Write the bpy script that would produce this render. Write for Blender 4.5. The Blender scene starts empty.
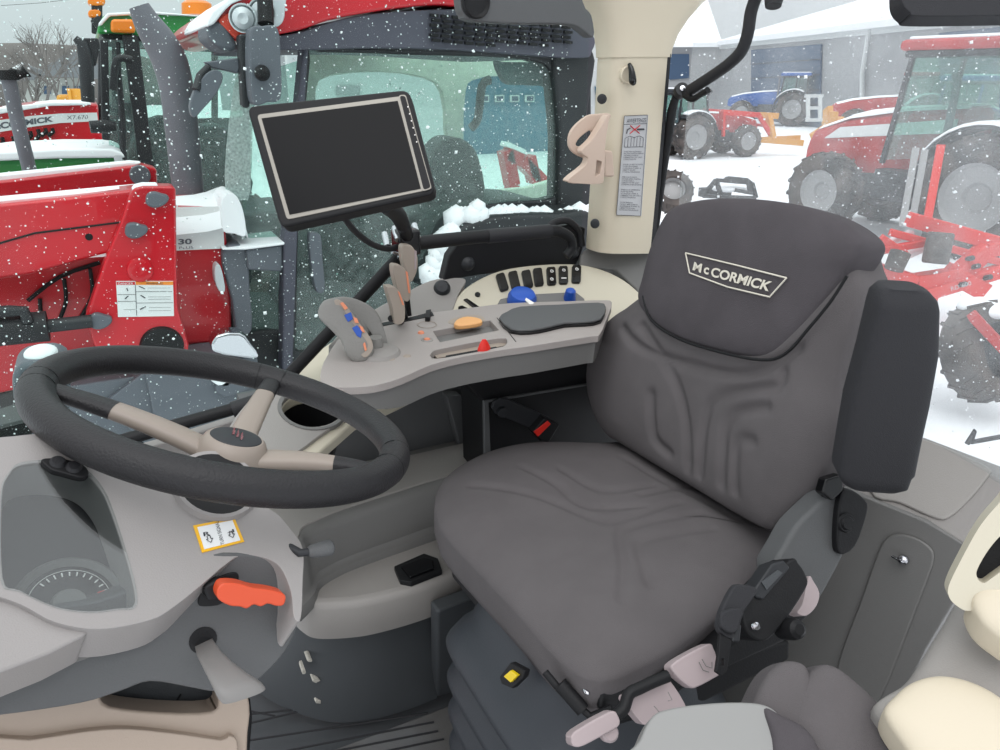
import bpy, bmesh, math, random
from mathutils import Vector, Matrix
random.seed(7)
C = bpy.context.scene.collection
# ------------------------------------------------------------------ camera
F=755.0; A=math.radians(27); PT=math.radians(21.65); H=1.3
sA,cA,sP,cP=math.sin(A),math.cos(A),math.sin(PT),math.cos(PT)
RT=Vector((cA,-sA,0)); FW=Vector((sA*cP,cA*cP,-sP)); UP=Vector((sA*sP,cA*sP,cP)); EYE=Vector((0,0,H))
cam=bpy.data.objects.new('camera',bpy.data.cameras.new('camera')); C.objects.link(cam)
cam.data.lens=F/1000*36; cam.data.sensor_width=36; cam.data.clip_start=.02; cam.data.clip_end=500
cam.matrix_world=Matrix.Translation(EYE)@Matrix(((RT.x,UP.x,-FW.x),(RT.y,UP.y,-FW.y),(RT.z,UP.z,-FW.z))).to_4x4()
bpy.context.scene.camera=cam
# measuring helpers: a surveyed pixel meets a real plane of the place
def ray(px,py): return FW+RT*((px-500)/F)+UP*((375-py)/F)
def PD(px,py,d): return EYE+ray(px,py)*d
class PL:
    def __init__(s,o,n): s.o=Vector(o); s.n=Vector(n).normalized()
    def __call__(s,px,py):
        r=ray(px,py); return EYE+r*((s.o-EYE).dot(s.n)/r.dot(s.n))
def Y(v): return PL((0,v,0),(0,-1,0))
def X(v): return PL((v,0,0),(-1,0,0))
def Z(v): return PL((0,0,v),(0,0,1))
def DP(px,py,d,n=None):   # plane through the point seen at px,py at depth d
    return PL(PD(px,py,d), n if n is not None else -FW)
def PP(pl,ps): return [pl(*p) for p in ps]
G=-1.4
# ------------------------------------------------------------------ materials
MAT={}
def lin(c):
    return tuple(((v/255)/12.92 if v/255<=.04045 else ((v/255+.055)/1.055)**2.4) for v in c)+(1,)
def M(name,rgb,rough=.5,metal=0,bump=0,scale=200,vary=0,vscale=6,spec=.5,rgb2=None,coat=0):
    m=bpy.data.materials.new(name); m.use_nodes=True; nt=m.node_tree; b=nt.nodes['Principled BSDF']
    b.inputs['Base Color'].default_value=lin(rgb); b.inputs['Roughness'].default_value=rough
    b.inputs['Metallic'].default_value=metal; b.inputs['Specular IOR Level'].default_value=spec
    b.inputs['Coat Weight'].default_value=coat
    tc=nt.nodes.new('ShaderNodeTexCoord')
    if bump:
        n=nt.nodes.new('ShaderNodeTexNoise'); n.inputs['Scale'].default_value=scale; n.inputs['Detail'].default_value=4
        bp=nt.nodes.new('ShaderNodeBump'); bp.inputs['Strength'].default_value=bump; bp.inputs['Distance'].default_value=.002
        nt.links.new(tc.outputs['Object'],n.inputs['Vector'])
        nt.links.new(n.outputs['Fac'],bp.inputs['Height']); nt.links.new(bp.outputs['Normal'],b.inputs['Normal'])
    if vary or rgb2:
        n=nt.nodes.new('ShaderNodeTexNoise'); n.inputs['Scale'].default_value=vscale; n.inputs['Detail'].default_value=6
        nt.links.new(tc.outputs['Object'],n.inputs['Vector'])
        r=nt.nodes.new('ShaderNodeValToRGB')
        c=lin(rgb); c2=lin(rgb2) if rgb2 else tuple(v*(1-vary) for v in c[:3])+(1,)
        r.color_ramp.elements[0].position=.38; r.color_ramp.elements[1].position=.62
        r.color_ramp.elements[0].color=c2; r.color_ramp.elements[1].color=c
        nt.links.new(n.outputs['Fac'],r.inputs['Fac']); nt.links.new(r.outputs['Color'],b.inputs['Base Color'])
    MAT[name]=m; return m
M('fabric',(84,80,83),.95,bump=.5,scale=900,vary=.12,vscale=14,spec=.15)
M('fabric_mid',(97,93,94),.95,bump=.5,scale=900,vary=.08,vscale=14,spec=.15)
M('armfoam',(48,48,51),.75,bump=.5,scale=700,spec=.3)
M('black',(22,22,24),.55,bump=.25,scale=400,spec=.3)
M('blackgloss',(14,14,16),.18)
M('rubber',(34,34,37),.6,bump=.3,scale=500,spec=.4)
M('leather',(32,31,33),.48,bump=.5,scale=420,spec=.4)
M('bellow',(45,49,55),.55,bump=.2,scale=300)
M('dkgrey',(84,85,86),.6,bump=.25,scale=600)
M('wallgrey',(66,69,72),.6,bump=.25,scale=600,vary=.06)
M('midgrey',(112,111,109),.55,bump=.25,scale=600)
M('ltgrey',(146,142,138),.55,bump=.25,scale=600)
M('taupe',(158,151,147),.55,bump=.25,scale=600)
M('sill',(140,136,133),.55,bump=.2,scale=600)
M('shroud',(146,142,140),.5,bump=.2,scale=700)
M('cream',(204,193,172),.5,bump=.12,scale=500)
M('creamy',(200,193,174),.5,bump=.12,scale=500)
M('pinkbeige',(166,150,136),.5,bump=.12,scale=500)
M('holder',(198,176,160),.5)
M('lever',(166,152,153),.45)
M('levergrey',(120,118,116),.5)
M('spoke',(146,135,125),.45)
M('jtan',(158,146,134),.45)
M('jgrey',(132,130,126),.5,bump=.5,scale=300)
M('orange',(206,76,40),.4)
M('buttonorange',(226,140,104),.45)
M('knobyellow',(228,170,110),.45)
M('red_knob',(214,40,30),.4)
M('blue_knob',(34,82,176),.4)
M('chrome',(200,200,205),.15,1)
M('silver',(140,136,128),.35,.4)
M('screen',(14,14,16),.2,spec=.12)
M('white_print',(232,230,226),.6)
M('thread',(214,208,194),.8)
M('ink',(52,54,60),.6)
M('redink',(200,30,40),.6)
M('labelgrey',(182,182,184),.45)
M('labelwhite',(224,226,226),.4)
M('labelyellow',(232,176,30),.4)
M('labelorange',(236,140,50),.4)
M('mat',(96,97,98),.7,bump=.3,scale=300,vary=.12,vscale=5,rgb2=(86,84,82))
M('paint_red',(198,14,32),.3,coat=.3,vary=.15,vscale=2)
M('paint_red_old',(186,34,34),.5,vary=.2,vscale=3)
M('paint_green',(40,140,66),.35,coat=.2)
M('paint_blue',(26,84,160),.4)
M('paint_yellow',(214,150,50),.5)
M('paint_orange_panel',(214,70,50),.4)
M('tyre',(52,50,50),.85,bump=.6,scale=30,rgb2=(92,84,80),vscale=3)
M('hub_grey',(150,150,150),.5)
M('dark_metal',(38,40,44),.55,vary=.3,vscale=5)
M('cowl',(92,96,104),.5); M('grille',(74,74,86),.6)
M('exhaust',(104,104,112),.5,0,vary=.15,vscale=6)
M('lens',(200,206,210),.1,spec=.8)
M('amber',(236,130,30),.3)
M('snow',(240,242,245),.9,bump=.6,scale=12,spec=.2)
M('flake',(245,247,250),.9,spec=.1)
M('wallb',(150,152,154),.85,bump=.2,scale=3)
M('wallb2',(196,200,200),.85)
M('bluedoor',(56,78,104),.6)
M('bluewall',(64,116,140),.7)
M('houser',(120,122,126),.8); M('housew',(176,176,172),.8)
M('bark',(112,106,104),.9)
M('seatshell',(134,134,132),.45)
M('cabcream',(236,236,222),.6)
M('yellow_btn',(220,190,20),.4)
M('scuff',(190,186,176),.8)
def glass(name,tint,gloss=1.0,mist_glare=0.0,mscale=40):
    m=bpy.data.materials.new(name); m.use_nodes=True; nt=m.node_tree; nt.nodes.clear()
    o=nt.nodes.new('ShaderNodeOutputMaterial'); t=nt.nodes.new('ShaderNodeBsdfTransparent'); t.inputs[0].default_value=lin(tint)
    g=nt.nodes.new('ShaderNodeBsdfGlossy'); g.inputs['Roughness'].default_value=.02
    fr=nt.nodes.new('ShaderNodeFresnel'); fr.inputs[0].default_value=1.0+.5*gloss
    geo=nt.nodes.new('ShaderNodeNewGeometry')
    io=1.0+.5*gloss; mr0=nt.nodes.new('ShaderNodeMapRange'); mr0.inputs[3].default_value=io; mr0.inputs[4].default_value=1/io
    nt.links.new(geo.outputs['Backfacing'],mr0.inputs[0]); nt.links.new(mr0.outputs[0],fr.inputs[0])
    mx=nt.nodes.new('ShaderNodeMixShader'); nt.links.new(fr.outputs[0],mx.inputs[0]); nt.links.new(t.outputs[0],mx.inputs[1]); nt.links.new(g.outputs[0],mx.inputs[2])
    last=mx
    if mist_glare:
        d=nt.nodes.new('ShaderNodeBsdfTranslucent'); d.inputs[0].default_value=(.9,.92,.94,1)
        d2=nt.nodes.new('ShaderNodeBsdfDiffuse'); d2.inputs[0].default_value=(.9,.92,.94,1)
        ad=nt.nodes.new('ShaderNodeMixShader'); nt.links.new(d.outputs[0],ad.inputs[1]); nt.links.new(d2.outputs[0],ad.inputs[2])
        tc=nt.nodes.new('ShaderNodeTexCoord'); n=nt.nodes.new('ShaderNodeTexNoise'); n.inputs['Scale'].default_value=mscale; n.inputs['Detail'].default_value=5
        nt.links.new(tc.outputs['Object'],n.inputs['Vector'])
        mr=nt.nodes.new('ShaderNodeMapRange'); mr.inputs[1].default_value=.35; mr.inputs[2].default_value=.75; mr.inputs[3].default_value=mist_glare*.6; mr.inputs[4].default_value=mist_glare*1.3
        nt.links.new(n.outputs['Fac'],mr.inputs[0])
        m2=nt.nodes.new('ShaderNodeMixShader'); nt.links.new(mr.outputs[0],m2.inputs[0]); nt.links.new(mx.outputs[0],m2.inputs[1]); nt.links.new(ad.outputs[0],m2.inputs[2]); last=m2
    nt.links.new(last.outputs[0],o.inputs[0]); MAT[name]=m
glass('glass_side',(246,252,250),.25)
glass('glass_rear',(250,252,252),.2,.15,12)
glass('glass_green',(222,242,236),.9,.12,25)  # whitish layer puts bright reflections into the cab glass colour
glass('glass_frost',(190,225,212),.9,.55,90)
glass('glass_cluster',(236,240,240),1.6)
# ------------------------------------------------------------------ objects
OFF={}
def tag(o,label=None,cat=None,group=None,kind=None):
    if label: o['label']=label
    if cat: o['category']=cat
    if group: o['group']=group
    if kind: o['kind']=kind
    return o
def thing(name,label,cat,loc,group=None,rotz=0,local=False):
    o=bpy.data.objects.new(name,None); C.objects.link(o); o.empty_display_size=.05
    o.location=loc; o.rotation_euler=(0,0,rotz)
    OFF[o.name]=Vector((0,0,0)) if local else Vector(loc)
    return tag(o,label,cat,group)
def link(name,me,mat,parent=None,label=None):
    if mat is not None and not len(me.materials): me.materials.append(MAT[mat])
    o=bpy.data.objects.new(name,me); C.objects.link(o)
    if parent is not None:
        off=OFF.get(parent.name,Vector((0,0,0)))
        o.parent=parent; me.transform(Matrix.Translation(-off)); OFF[o.name]=off
    if label: o['label']=label
    return o
def fin(bm,name,mat,parent=None,bev=0,seg=2,smooth=True,label=None,ang=35,sub=0):
    bmesh.ops.recalc_face_normals(bm,faces=bm.faces)
    me=bpy.data.meshes.new(name); bm.to_mesh(me); bm.free()
    o=link(name,me,mat,parent,label)
    if smooth:
        for p in me.polygons: p.use_smooth=True
        if not bev and not sub:
            try: me.set_sharp_from_angle(angle=math.radians(ang))
            except Exception: pass
    if bev:
        b=o.modifiers.new('b','BEVEL'); b.width=bev; b.segments=seg; b.limit_method='ANGLE'; b.angle_limit=math.radians(ang); b.harden_normals=True
    if sub:
        s=o.modifiers.new('s','SUBSURF'); s.levels=sub; s.render_levels=sub
    return o
def sm(ps,n=6,closed=True):
    ps=[tuple(p) for p in ps]; N=len(ps); out=[]; D=len(ps[0])
    rng=range(N) if closed else range(N-1)
    for i in rng:
        if closed: a,b,c,d=ps[i-1],ps[i],ps[(i+1)%N],ps[(i+2)%N]
        else: a,b,c,d=ps[max(i-1,0)],ps[i],ps[i+1],ps[min(i+2,N-1)]
        for k in range(n):
            t=k/n
            out.append(tuple(.5*((2*b[j])+(-a[j]+c[j])*t+(2*a[j]-5*b[j]+4*c[j]-d[j])*t*t+(-a[j]+3*b[j]-3*c[j]+d[j])*t**3) for j in range(D)))
    if not closed: out.append(ps[-1])
    return out
def addslab(bm,ps,tv,holes=()):
    tv=Vector(tv); loops=[ps]+list(holes); allv=[]; es=[]
    for lp in loops:
        vs=[bm.verts.new(p) for p in lp]; allv.append(vs)
        for i in range(len(vs)): es.append(bm.edges.new((vs[i-1],vs[i])))
    if holes:
        r=bmesh.ops.triangle_fill(bm,use_beauty=True,use_dissolve=False,edges=es)
        fs=[g for g in r['geom'] if isinstance(g,bmesh.types.BMFace)]
    else: fs=[bm.faces.new(allv[0])]
    mp={}
    for vs in allv:
        for v in vs: mp[v]=bm.verts.new(v.co+tv)
    for f in fs: bm.faces.new([mp[v] for v in reversed(f.verts[:])])
    for vs in allv:
        for i in range(len(vs)): bm.faces.new((vs[i-1],vs[i],mp[vs[i]],mp[vs[i-1]]))
def slab(name,mat,parent,pl,ps,t,bev=0,smooth=0,holes=(),label=None,tv=None,seg=2,off=0):
    if smooth: ps=sm(ps,smooth); holes=[sm(h,smooth) for h in holes]
    n=pl.n if (EYE-pl.o).dot(pl.n)>0 else -pl.n
    p3=[pl(*p)+n*off for p in ps]; h3=[[pl(*p)+n*off for p in h] for h in holes]
    bm=bmesh.new(); addslab(bm,p3,tv if tv is not None else -n*t,h3)
    return fin(bm,name,mat,parent,bev,seg,label=label,ang=50 if smooth else 35)
def slab3(name,mat,parent,p3,tv,bev=0,holes=(),label=None,seg=2):
    bm=bmesh.new(); addslab(bm,[Vector(p) for p in p3],tv,[[Vector(p) for p in h] for h in holes])
    return fin(bm,name,mat,parent,bev,seg,label=label)
def frame_at(d):
    d=Vector(d).normalized(); u=d.cross(Vector((0,0,1)))
    if u.length<1e-3: u=d.cross(Vector((1,0,0)))
    u.normalize(); return u,u.cross(d).normalized()
def addtube(bm,ps,r,seg=14,closed=False,sx=1,caps=True):
    ps=[Vector(p) for p in ps]; n=len(ps); rings=[]; u=None
    for i,p in enumerate(ps):
        if closed: d=ps[(i+1)%n]-ps[i-1]
        else: d=ps[min(i+1,n-1)]-ps[max(i-1,0)]
        d.normalize()
        if u is None: u,_=frame_at(d)
        u=(u-d*u.dot(d)).normalized(); w=d.cross(u)
        rr=r[i] if isinstance(r,(list,tuple)) else r
        rings.append([bm.verts.new(p+(u*math.cos(a)*sx+w*math.sin(a))*rr) for a in [2*math.pi*k/seg for k in range(seg)]])
    m=n if closed else n-1
    for i in range(m):
        a,b=rings[i],rings[(i+1)%n]
        for k in range(seg): bm.faces.new((a[k-1],a[k],b[k],b[k-1]))
    if not closed and caps: bm.faces.new(rings[0]); bm.faces.new(rings[-1][::-1])
def tube(name,mat,parent,ps,r,seg=14,closed=False,smooth=0,label=None,sx=1):
    if smooth:
        if isinstance(r,(list,tuple)):
            q=sm([tuple(p)+(k,) for p,k in zip(ps,r)],smooth,closed); ps=[v[:3] for v in q]; r=[v[3] for v in q]
        else: ps=sm(ps,smooth,closed)
    bm=bmesh.new(); addtube(bm,ps,r,seg,closed,sx); return fin(bm,name,mat,parent,label=label,ang=50)
def addbox(bm,c,s,R=None):
    c=Vector(c); vs=[]
    for x in(-.5,.5):
        for y in(-.5,.5):
            for z in(-.5,.5):
                v=Vector((x*s[0],y*s[1],z*s[2])); 
                if R is not None: v=R@v
                vs.append(bm.verts.new(c+v))
    for f in((0,1,3,2),(4,6,7,5),(0,4,5,1),(2,3,7,6),(0,2,6,4),(1,5,7,3)): bm.faces.new([vs[i] for i in f])
def box(name,mat,parent,c,s,bev=0,R=None,label=None,seg=2):
    bm=bmesh.new(); addbox(bm,c,s,R); return fin(bm,name,mat,parent,bev,seg,label=label)
def basis(d,up=(0,0,1)):   # columns: x=d, z ~ up
    d=Vector(d).normalized(); y=Vector(up).cross(d)
    if y.length<1e-4: y=Vector((0,1,0))
    y.normalize(); z=d.cross(y); return Matrix((d,y,z)).transposed()
def addbeam(bm,a,b,w,h,up=(0,0,1)):
    a=Vector(a); b=Vector(b); addbox(bm,(a+b)/2,((b-a).length,w,h),basis(b-a,up))
def beam(name,mat,parent,a,b,w,h,bev=0,up=(0,0,1),label=None):
    bm=bmesh.new(); addbeam(bm,a,b,w,h,up); return fin(bm,name,mat,parent,bev,label=label)
def addlathe(bm,prof,o,ax,seg=32,sx=1):
    o=Vector(o); ax=Vector(ax).normalized(); u,w=frame_at(ax); rings=[]
    for r,h in prof:
        rings.append([bm.verts.new(o+ax*h+(u*math.cos(a)*sx+w*math.sin(a))*max(r,1e-5)) for a in [2*math.pi*k/seg for k in range(seg)]])
    for i in range(len(rings)-1):
        a,b=rings[i],rings[i+1]
        for k in range(seg): bm.faces.new((a[k-1],a[k],b[k],b[k-1]))
    if prof[0][0]<1e-3 or prof[-1][0]<1e-3:
        if prof[0][0]>1e-3: bm.faces.new(rings[0])
        if prof[-1][0]>1e-3: bm.faces.new(rings[-1][::-1])
    else:
        a,b=rings[-1],rings[0]
        for k in range(seg): bm.faces.new((a[k-1],a[k],b[k],b[k-1]))
def lathe(name,mat,parent,prof,o,ax,seg=32,label=None,ang=35):
    bm=bmesh.new(); addlathe(bm,prof,o,ax,seg); return fin(bm,name,mat,parent,label=label,ang=ang)
def loft(name,mat,parent,rings,sub=0,label=None,caps=True,ang=50,bev=0):
    bm=bmesh.new(); R=[[bm.verts.new(p) for p in r] for r in rings]; n=len(R[0])
    for i in range(len(R)-1):
        for k in range(n): bm.faces.new((R[i][k-1],R[i][k],R[i+1][k],R[i+1][k-1]))
    if caps: bm.faces.new(R[0]); bm.faces.new(R[-1][::-1])
    return fin(bm,name,mat,parent,sub=sub,label=label,ang=ang,bev=bev)
def blob(name,mat,parent,c,r,R=None,label=None,p=1.0,seg=24):
    bm=bmesh.new(); bmesh.ops.create_uvsphere(bm,u_segments=seg,v_segments=seg//2,radius=1)
    for v in bm.verts:
        q=Vector([math.copysign(abs(a)**p,a) for a in v.co]); q=Vector((q.x*r[0],q.y*r[1],q.z*r[2]))
        if R is not None: q=R@q
        v.co=Vector(c)+q
    return fin(bm,name,mat,parent,label=label,ang=80)
def pillow(name,mat,parent,out3,N,h,t,disp=None,rings=44,nseg=200,p=3.2,label=None,tuck=.96,bottom=True):
    # closed cushion: outline (3-D points), domed face along N, wall t deep behind it
    N=Vector(N).normalized(); out3=[Vector(q) for q in out3]
    L=[0]
    for i in range(len(out3)): L.append(L[-1]+(out3[(i+1)%len(out3)]-out3[i]).length)
    o=[]; j=0
    for k in range(nseg):
        s=L[-1]*k/nseg
        while j<len(out3)-1 and L[j+1]<s: j+=1
        f=(s-L[j])/max(L[j+1]-L[j],1e-9); o.append(out3[j].lerp(out3[(j+1)%len(out3)],f))
    c=sum(o,Vector())/nseg; bm=bmesh.new(); R=[]
    for i in range(1,rings+1):
        r=math.sin(math.pi/2*i/rings); hh=h*max(0,1-r**p)**(1/p); row=[]
        for q in o:
            v=c+(q-c)*r
            row.append(bm.verts.new(v+N*(hh+(disp(v,r) if disp else 0))))
        R.append(row)
    for dt,sc in((.35,1.0),(.7,.995),(.92,.98),(1,tuck)):
        R.append([bm.verts.new(c+(q-c)*sc-N*t*dt) for q in o])
    cv=bm.verts.new(c+N*(h+(disp(c,0) if disp else 0)))
    for k in range(nseg): bm.faces.new((cv,R[0][k-1],R[0][k]))
    for i in range(len(R)-1):
        for k in range(nseg): bm.faces.new((R[i][k-1],R[i+1][k-1],R[i+1][k],R[i][k]))
    bm.faces.new(R[-1])
    return fin(bm,name,mat,parent,label=label,ang=75)
def seglines(pl,lines,w,d):
    S=[]; nn=pl.n
    for ln in lines:
        q=[pl(*p) for p in sm(ln,5,False)]
        S.append(q)
    def f(v):
        tot=0
        for q in S:
            best=9
            for i in range(len(q)-1):
                a,b=q[i],q[i+1]; ab=b-a; t=max(0,min(1,(v-a).dot(ab)/max(ab.dot(ab),1e-12))); e_=v-a-ab*t; e_=e_-nn*e_.dot(nn); dd=e_.length
                if dd<best: best=dd
            e=math.exp(-(best/w)**2); tot=max(tot,e)
        return -d*tot
    return f
# text: glyph meshes fitted into a pixel quad on a plane (TL,TR,BR,BL)
def text(name,s,mat,parent,pl,quad,off=.0006,bold=0,th=.0003):
    cu=bpy.data.curves.new('t','FONT'); cu.body=s; cu.extrude=0; cu.offset=bold
    o=bpy.data.objects.new('t',cu); C.objects.link(o); bpy.context.view_layer.update()
    me=bpy.data.meshes.new_from_object(o.evaluated_get(bpy.context.evaluated_depsgraph_get()))
    bpy.data.objects.remove(o)
    xs=[v.co.x for v in me.vertices]; ys=[v.co.y for v in me.vertices]
    x0,x1,y0,y1=min(xs),max(xs),min(ys),max(ys)
    n=pl.n if (EYE-pl.o).dot(pl.n)>0 else -pl.n
    q=[(pl(*p) if len(p)==2 else Vector(p)) for p in quad]
    for v in me.vertices:
        a=(v.co.x-x0)/(x1-x0); b=(v.co.y-y0)/(y1-y0)
        v.co=(q[3]*(1-a)+q[2]*a)*(1-b)+(q[0]*(1-a)+q[1]*a)*b+n*off
    me.materials.clear(); name_o=link(name,me,mat,parent); return name_o
def struct(o): o['kind']='structure'; return o
# =================================================================== OUR CAB: setting
fl=struct(slab3('floor','wallgrey',None,[(-.6,-.02,-.03),(1.15,-.02,-.03),(1.15,1.5,-.03),(-.6,1.5,-.03)],(0,0,-.05)))
th=thing('floor_mat','grey ribbed rubber floor mat on the cab floor below the driver seat','floor mat',(.3,.6,-.03))
slab3('mat_sheet','mat',th,[(-.5,.05,-.03),(.62,.05,-.03),(.62,1.2,-.03),(-.5,1.2,-.03)],(0,0,.03),bev=.006)
bm=bmesh.new()
for k,(a,b) in enumerate([((180,751),(428,713)),((255,757),(434,722)),((290,760),(438,731)),((320,765),(444,739)),((232,716),(320,707)),((195,700),(275,716)),((200,735),(322,706))]):
    addtube(bm,[Z(.0015)(*a),Z(.0015)(*b)],.0022,6)
fin(bm,'rib_grooves','rubber',th)
# lower side wall, curved
bot=[(226,640),(236,668),(258,692),(290,710),(330,722),(370,720),(410,709),(437,698)]
top=[(230,560),(250,572),(280,590),(310,612),(345,625),(380,625),(420,612),(450,600)]
pb=sm([tuple(Z(0)(*p)) for p in bot],4,False)
pt=sm([tuple(Z(.26)(*p)) for p in top],4,False)
bm=bmesh.new(); a=[bm.verts.new(p) for p in pb]; b=[bm.verts.new((p[0],p[1]+.01,.30)) for p in pt]
a2=[bm.verts.new((p[0],p[1]+.05,0)) for p in pb]; b2=[bm.verts.new((p[0],p[1]+.06,.30)) for p in pt]
for i in range(len(a)-1):
    bm.faces.new((a[i],a[i+1],b[i+1],b[i])); bm.faces.new((a2[i],b2[i],b2[i+1],a2[i+1])); bm.faces.new((b[i],b[i+1],b2[i+1],b2[i]))
wl=struct(fin(bm,'wall_right_lower','wallgrey',None,ang=60))
# scuffs on it
pw=PL(((pb[14][0]+pt[14][0])/2,(pb[14][1]+pt[14][1])/2-.006,.15),(0,-1,0)); rs=random.Random(2)
for (x,y,w,h) in [(316,681,4,2),(320,702,6,2.5),(331,687,3,7),(329,678,2,2),(304,672,2,3),(338,700,1.5,1.5),(342,697,1.5,2),(310,661,3,1.5)]:
    slab('wall_scuff','scuff',wl,pw,[(x+w*math.cos(k*.785)*rs.uniform(.6,1.1),y+h*math.sin(k*.785)*rs.uniform(.6,1.1)) for k in range(8)],.03)
# rear wall block behind bellows
struct(slab3('wall_right_corner','wallgrey',None,[Z(0)(437,698),Z(.33)(437,612),Z(.33)(520,585),(.95,1.2,.33),(.95,1.2,0)],(.0,.04,0),bev=.008))
# tray console on the right side
tr=thing('side_storage_console','light grey moulded side console with recessed storage tray, low beside the seat','storage console',(.35,1.3,.3))
ZF=Z(.36)
o1=[Vector(q) for q in sm([tuple(ZF(*p)) for p in [(286,585),(300,598),(315,604),(350,603),(380,598),(420,587),(458,573),(520,548)]],5,False)]
bm=bmesh.new()
rows=[[bm.verts.new(Vector((p.x,p.y+dy,z))) for p in o1] for dy,z in((.05,.268),(.012,.268),(.004,.30),(0,.345),(.003,.355),(.010,.36),(.03,.361),(.034,.30))]
for r in range(len(rows)-1):
    for i in range(len(o1)-1): bm.faces.new((rows[r][i],rows[r][i+1],rows[r+1][i+1],rows[r+1][i]))
fin(bm,'front_lip','ltgrey',tr,ang=70)
bk=[Vector(q) for q in sm([tuple(Z(.355)(*p)) for p in [(300,620),(316,603),(322,590),(345,576),(380,562),(410,551),(440,540),(480,527),(540,510)]],5,False)]
slab3('tray_floor','ltgrey',tr,[p+Vector((0,.02,.001)) for p in o1]+[Vector((p.x,p.y+.03,.356)) for p in reversed(bk)],(0,0,-.02))
bm=bmesh.new()
prof=[(0,.35),(.0,.362),(.006,.372),(.016,.374),(.022,.380),(.026,.452),(.032,.466),(.045,.473),(.075,.476),(.17,.482),(.24,.484)]
rows=[[bm.verts.new((p.x-(.25*dy if i<12 else .1*dy),p.y+dy,z)) for i,p in enumerate(bk)] for dy,z in prof]
for r in range(len(rows)-1):
    for i in range(len(bk)-1): bm.faces.new((rows[r][i],rows[r][i+1],rows[r+1][i+1],rows[r+1][i]))
fin(bm,'back_rim','midgrey',tr,ang=40)
slab3('rim_top','ltgrey',tr,[(p.x-(.25 if i<12 else .1)*.05,p.y+.05,.477) for i,p in enumerate(bk)]+[(bk[-1].x,1.47,.49),(bk[0].x-.03,1.47,.49)],(0,0,-.012),bev=.003)
pk=Z(.3655)
slab('socket_cover','black',tr,Z(.372),[(394,566),(424,553),(438,558),(442,570),(411,582),(400,580)],.012,bev=.002)
slab('socket_flap','blackgloss',tr,Z(.377),[(401,566),(424,557),(433,560),(434,568),(410,577)],.008,bev=.002)
# dark wall under the armrest
struct(slab('wall_right','dkgrey',None,Y(1.5),[(240,400),(600,330),(760,330),(760,560),(420,600),(300,540),(240,520)],.04))
struct(slab('trim_1','dkgrey',None,Y(1.47),[(446,395),(461,395),(479,462),(466,468),(462,455)],.03,bev=.004))
# black box with buckle
bb=thing('black_side_box','black metal box under the armrest console behind the seat cushion','box',(.75,1.25,.5))
slab('box_body','black',bb,Y(1.3),[(464,380),(464,345),(590,325),(660,320),(660,520),(486,505),(484,402)],.12,bev=.004)
slab('top_edge','dkgrey',bb,Y(1.294),[(484,401),(592,383),(592,385),(484,403.5)],.006,bev=.001)
slab('edge_strip','dkgrey',bb,Y(1.295),[(484,402),(489,401),(492,480),(485,478)],.01,bev=.002)
bu=thing('seat_belt_buckle','black seat belt buckle with red release button on a metal strap','seat belt buckle',Y(1.25)(530,425))
pB=Y(1.27)
slab('strap_plate','dark_metal',bu,pB,[(494,402),(500,398),(508,399),(550,418),(556,428),(548,436),(540,432),(496,414),(492,408)],.008,bev=.002)
lathe('bolt','dark_metal',bu,[(0,.0),(.006,0),(.011,-.003),(.011,-.010),(0,-.010)],pB(501,411)+Vector((0,-.0,0)),(0,1,0),12)
slab('buckle_body','black',bu,Y(1.25),[(533,432),(545,418),(560,425),(549,443),(541,441)],.03,bev=.003)
slab('release_button','red_knob',bu,Y(1.248),[(534,432),(548,421),(551,424),(538,437)],.012,bev=.001)
# cream ledge under the window with cup holder
ld=struct(slab('trim_2','creamy',None,PL((.27,1.3,.71),(0.1,-.35,1)),[(205,452),(240,440),(262,398),(293,368),(330,342),(362,330),(460,370),(400,400),(357,420),(308,463),(262,468)],.03,bev=.006,holes=[[(312+30*math.cos(t*math.pi/14),411+18.4*math.sin(t*math.pi/14)) for t in range(28)]]))
ch=thing('cup_holder','light grey cup holder with a dark round well in the cream side ledge','cup holder',PL((.27,1.3,.71),(0.1,-.35,1))(312,412))
pl=PL((.27,1.3,.71),(0.1,-.35,1))
el=[(312+31*math.cos(t*math.pi/14),411+19*math.sin(t*math.pi/14)) for t in range(28)]
slab('cup_plate','ltgrey',ch,pl,sm([(228,440),(252,400),(272,386),(300,384),(340,386),(352,396),(350,416),(320,438),(296,455),(280,457)],4),.024,bev=.003,holes=[el],off=.008)
cc=pl(312,411); rr=(pl(343,411)-pl(281,411)).length/2
lathe('cup_well','black',ch,[(rr*1.0,.006),(rr*.98,-.02),(rr*.9,-.09),(0,-.09),(0,-.094),(rr*.95,-.094),(rr*1.03,-.02),(rr*1.03,.006)],cc,pl.n)
lathe('cup_collar','midgrey',ch,[(rr*.98,-.01),(rr*.98,.0095),(rr*1.1,.0105),(rr*1.12,.004),(rr*1.05,-.012)],cc,pl.n)
# ---------------------------------------------------------------- right window, rail, lower bits
w1=struct(slab3('window_1','glass_side',None,[(-.75,1.53,.5),(1.0,1.53,.5),(1.0,1.53,1.85),(-.75,1.53,1.85)],(0,.005,0)))
struct(slab('baseboard_right','sill',None,Y(1.5),[(120,455),(170,441),(262,412),(290,392),(300,400),(300,470),(120,500)],.03,bev=.004))
t=thing('window_grab_rail','black tube rail running along the foot of the side window behind the steering wheel','rail',Y(1.47)(190,420))
tube('rail_tube','black',t,[Y(1.47)(100,447),Y(1.47)(155,431),Y(1.47)(240,407),Y(1.47)(262,400)],.0125)
lathe('rail_sleeve','rubber',t,[(0,0),(.016,0),(.016,.05),(0,.05)],Y(1.47)(232,410),Y(1.47)(262,400)-Y(1.47)(232,410),16)
t=thing('monitor_rail','black tubular frame of a diagonal bar and a level bar carrying the monitor','rail frame',Y(1.38)(403,250))
P=Y(1.38)
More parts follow.
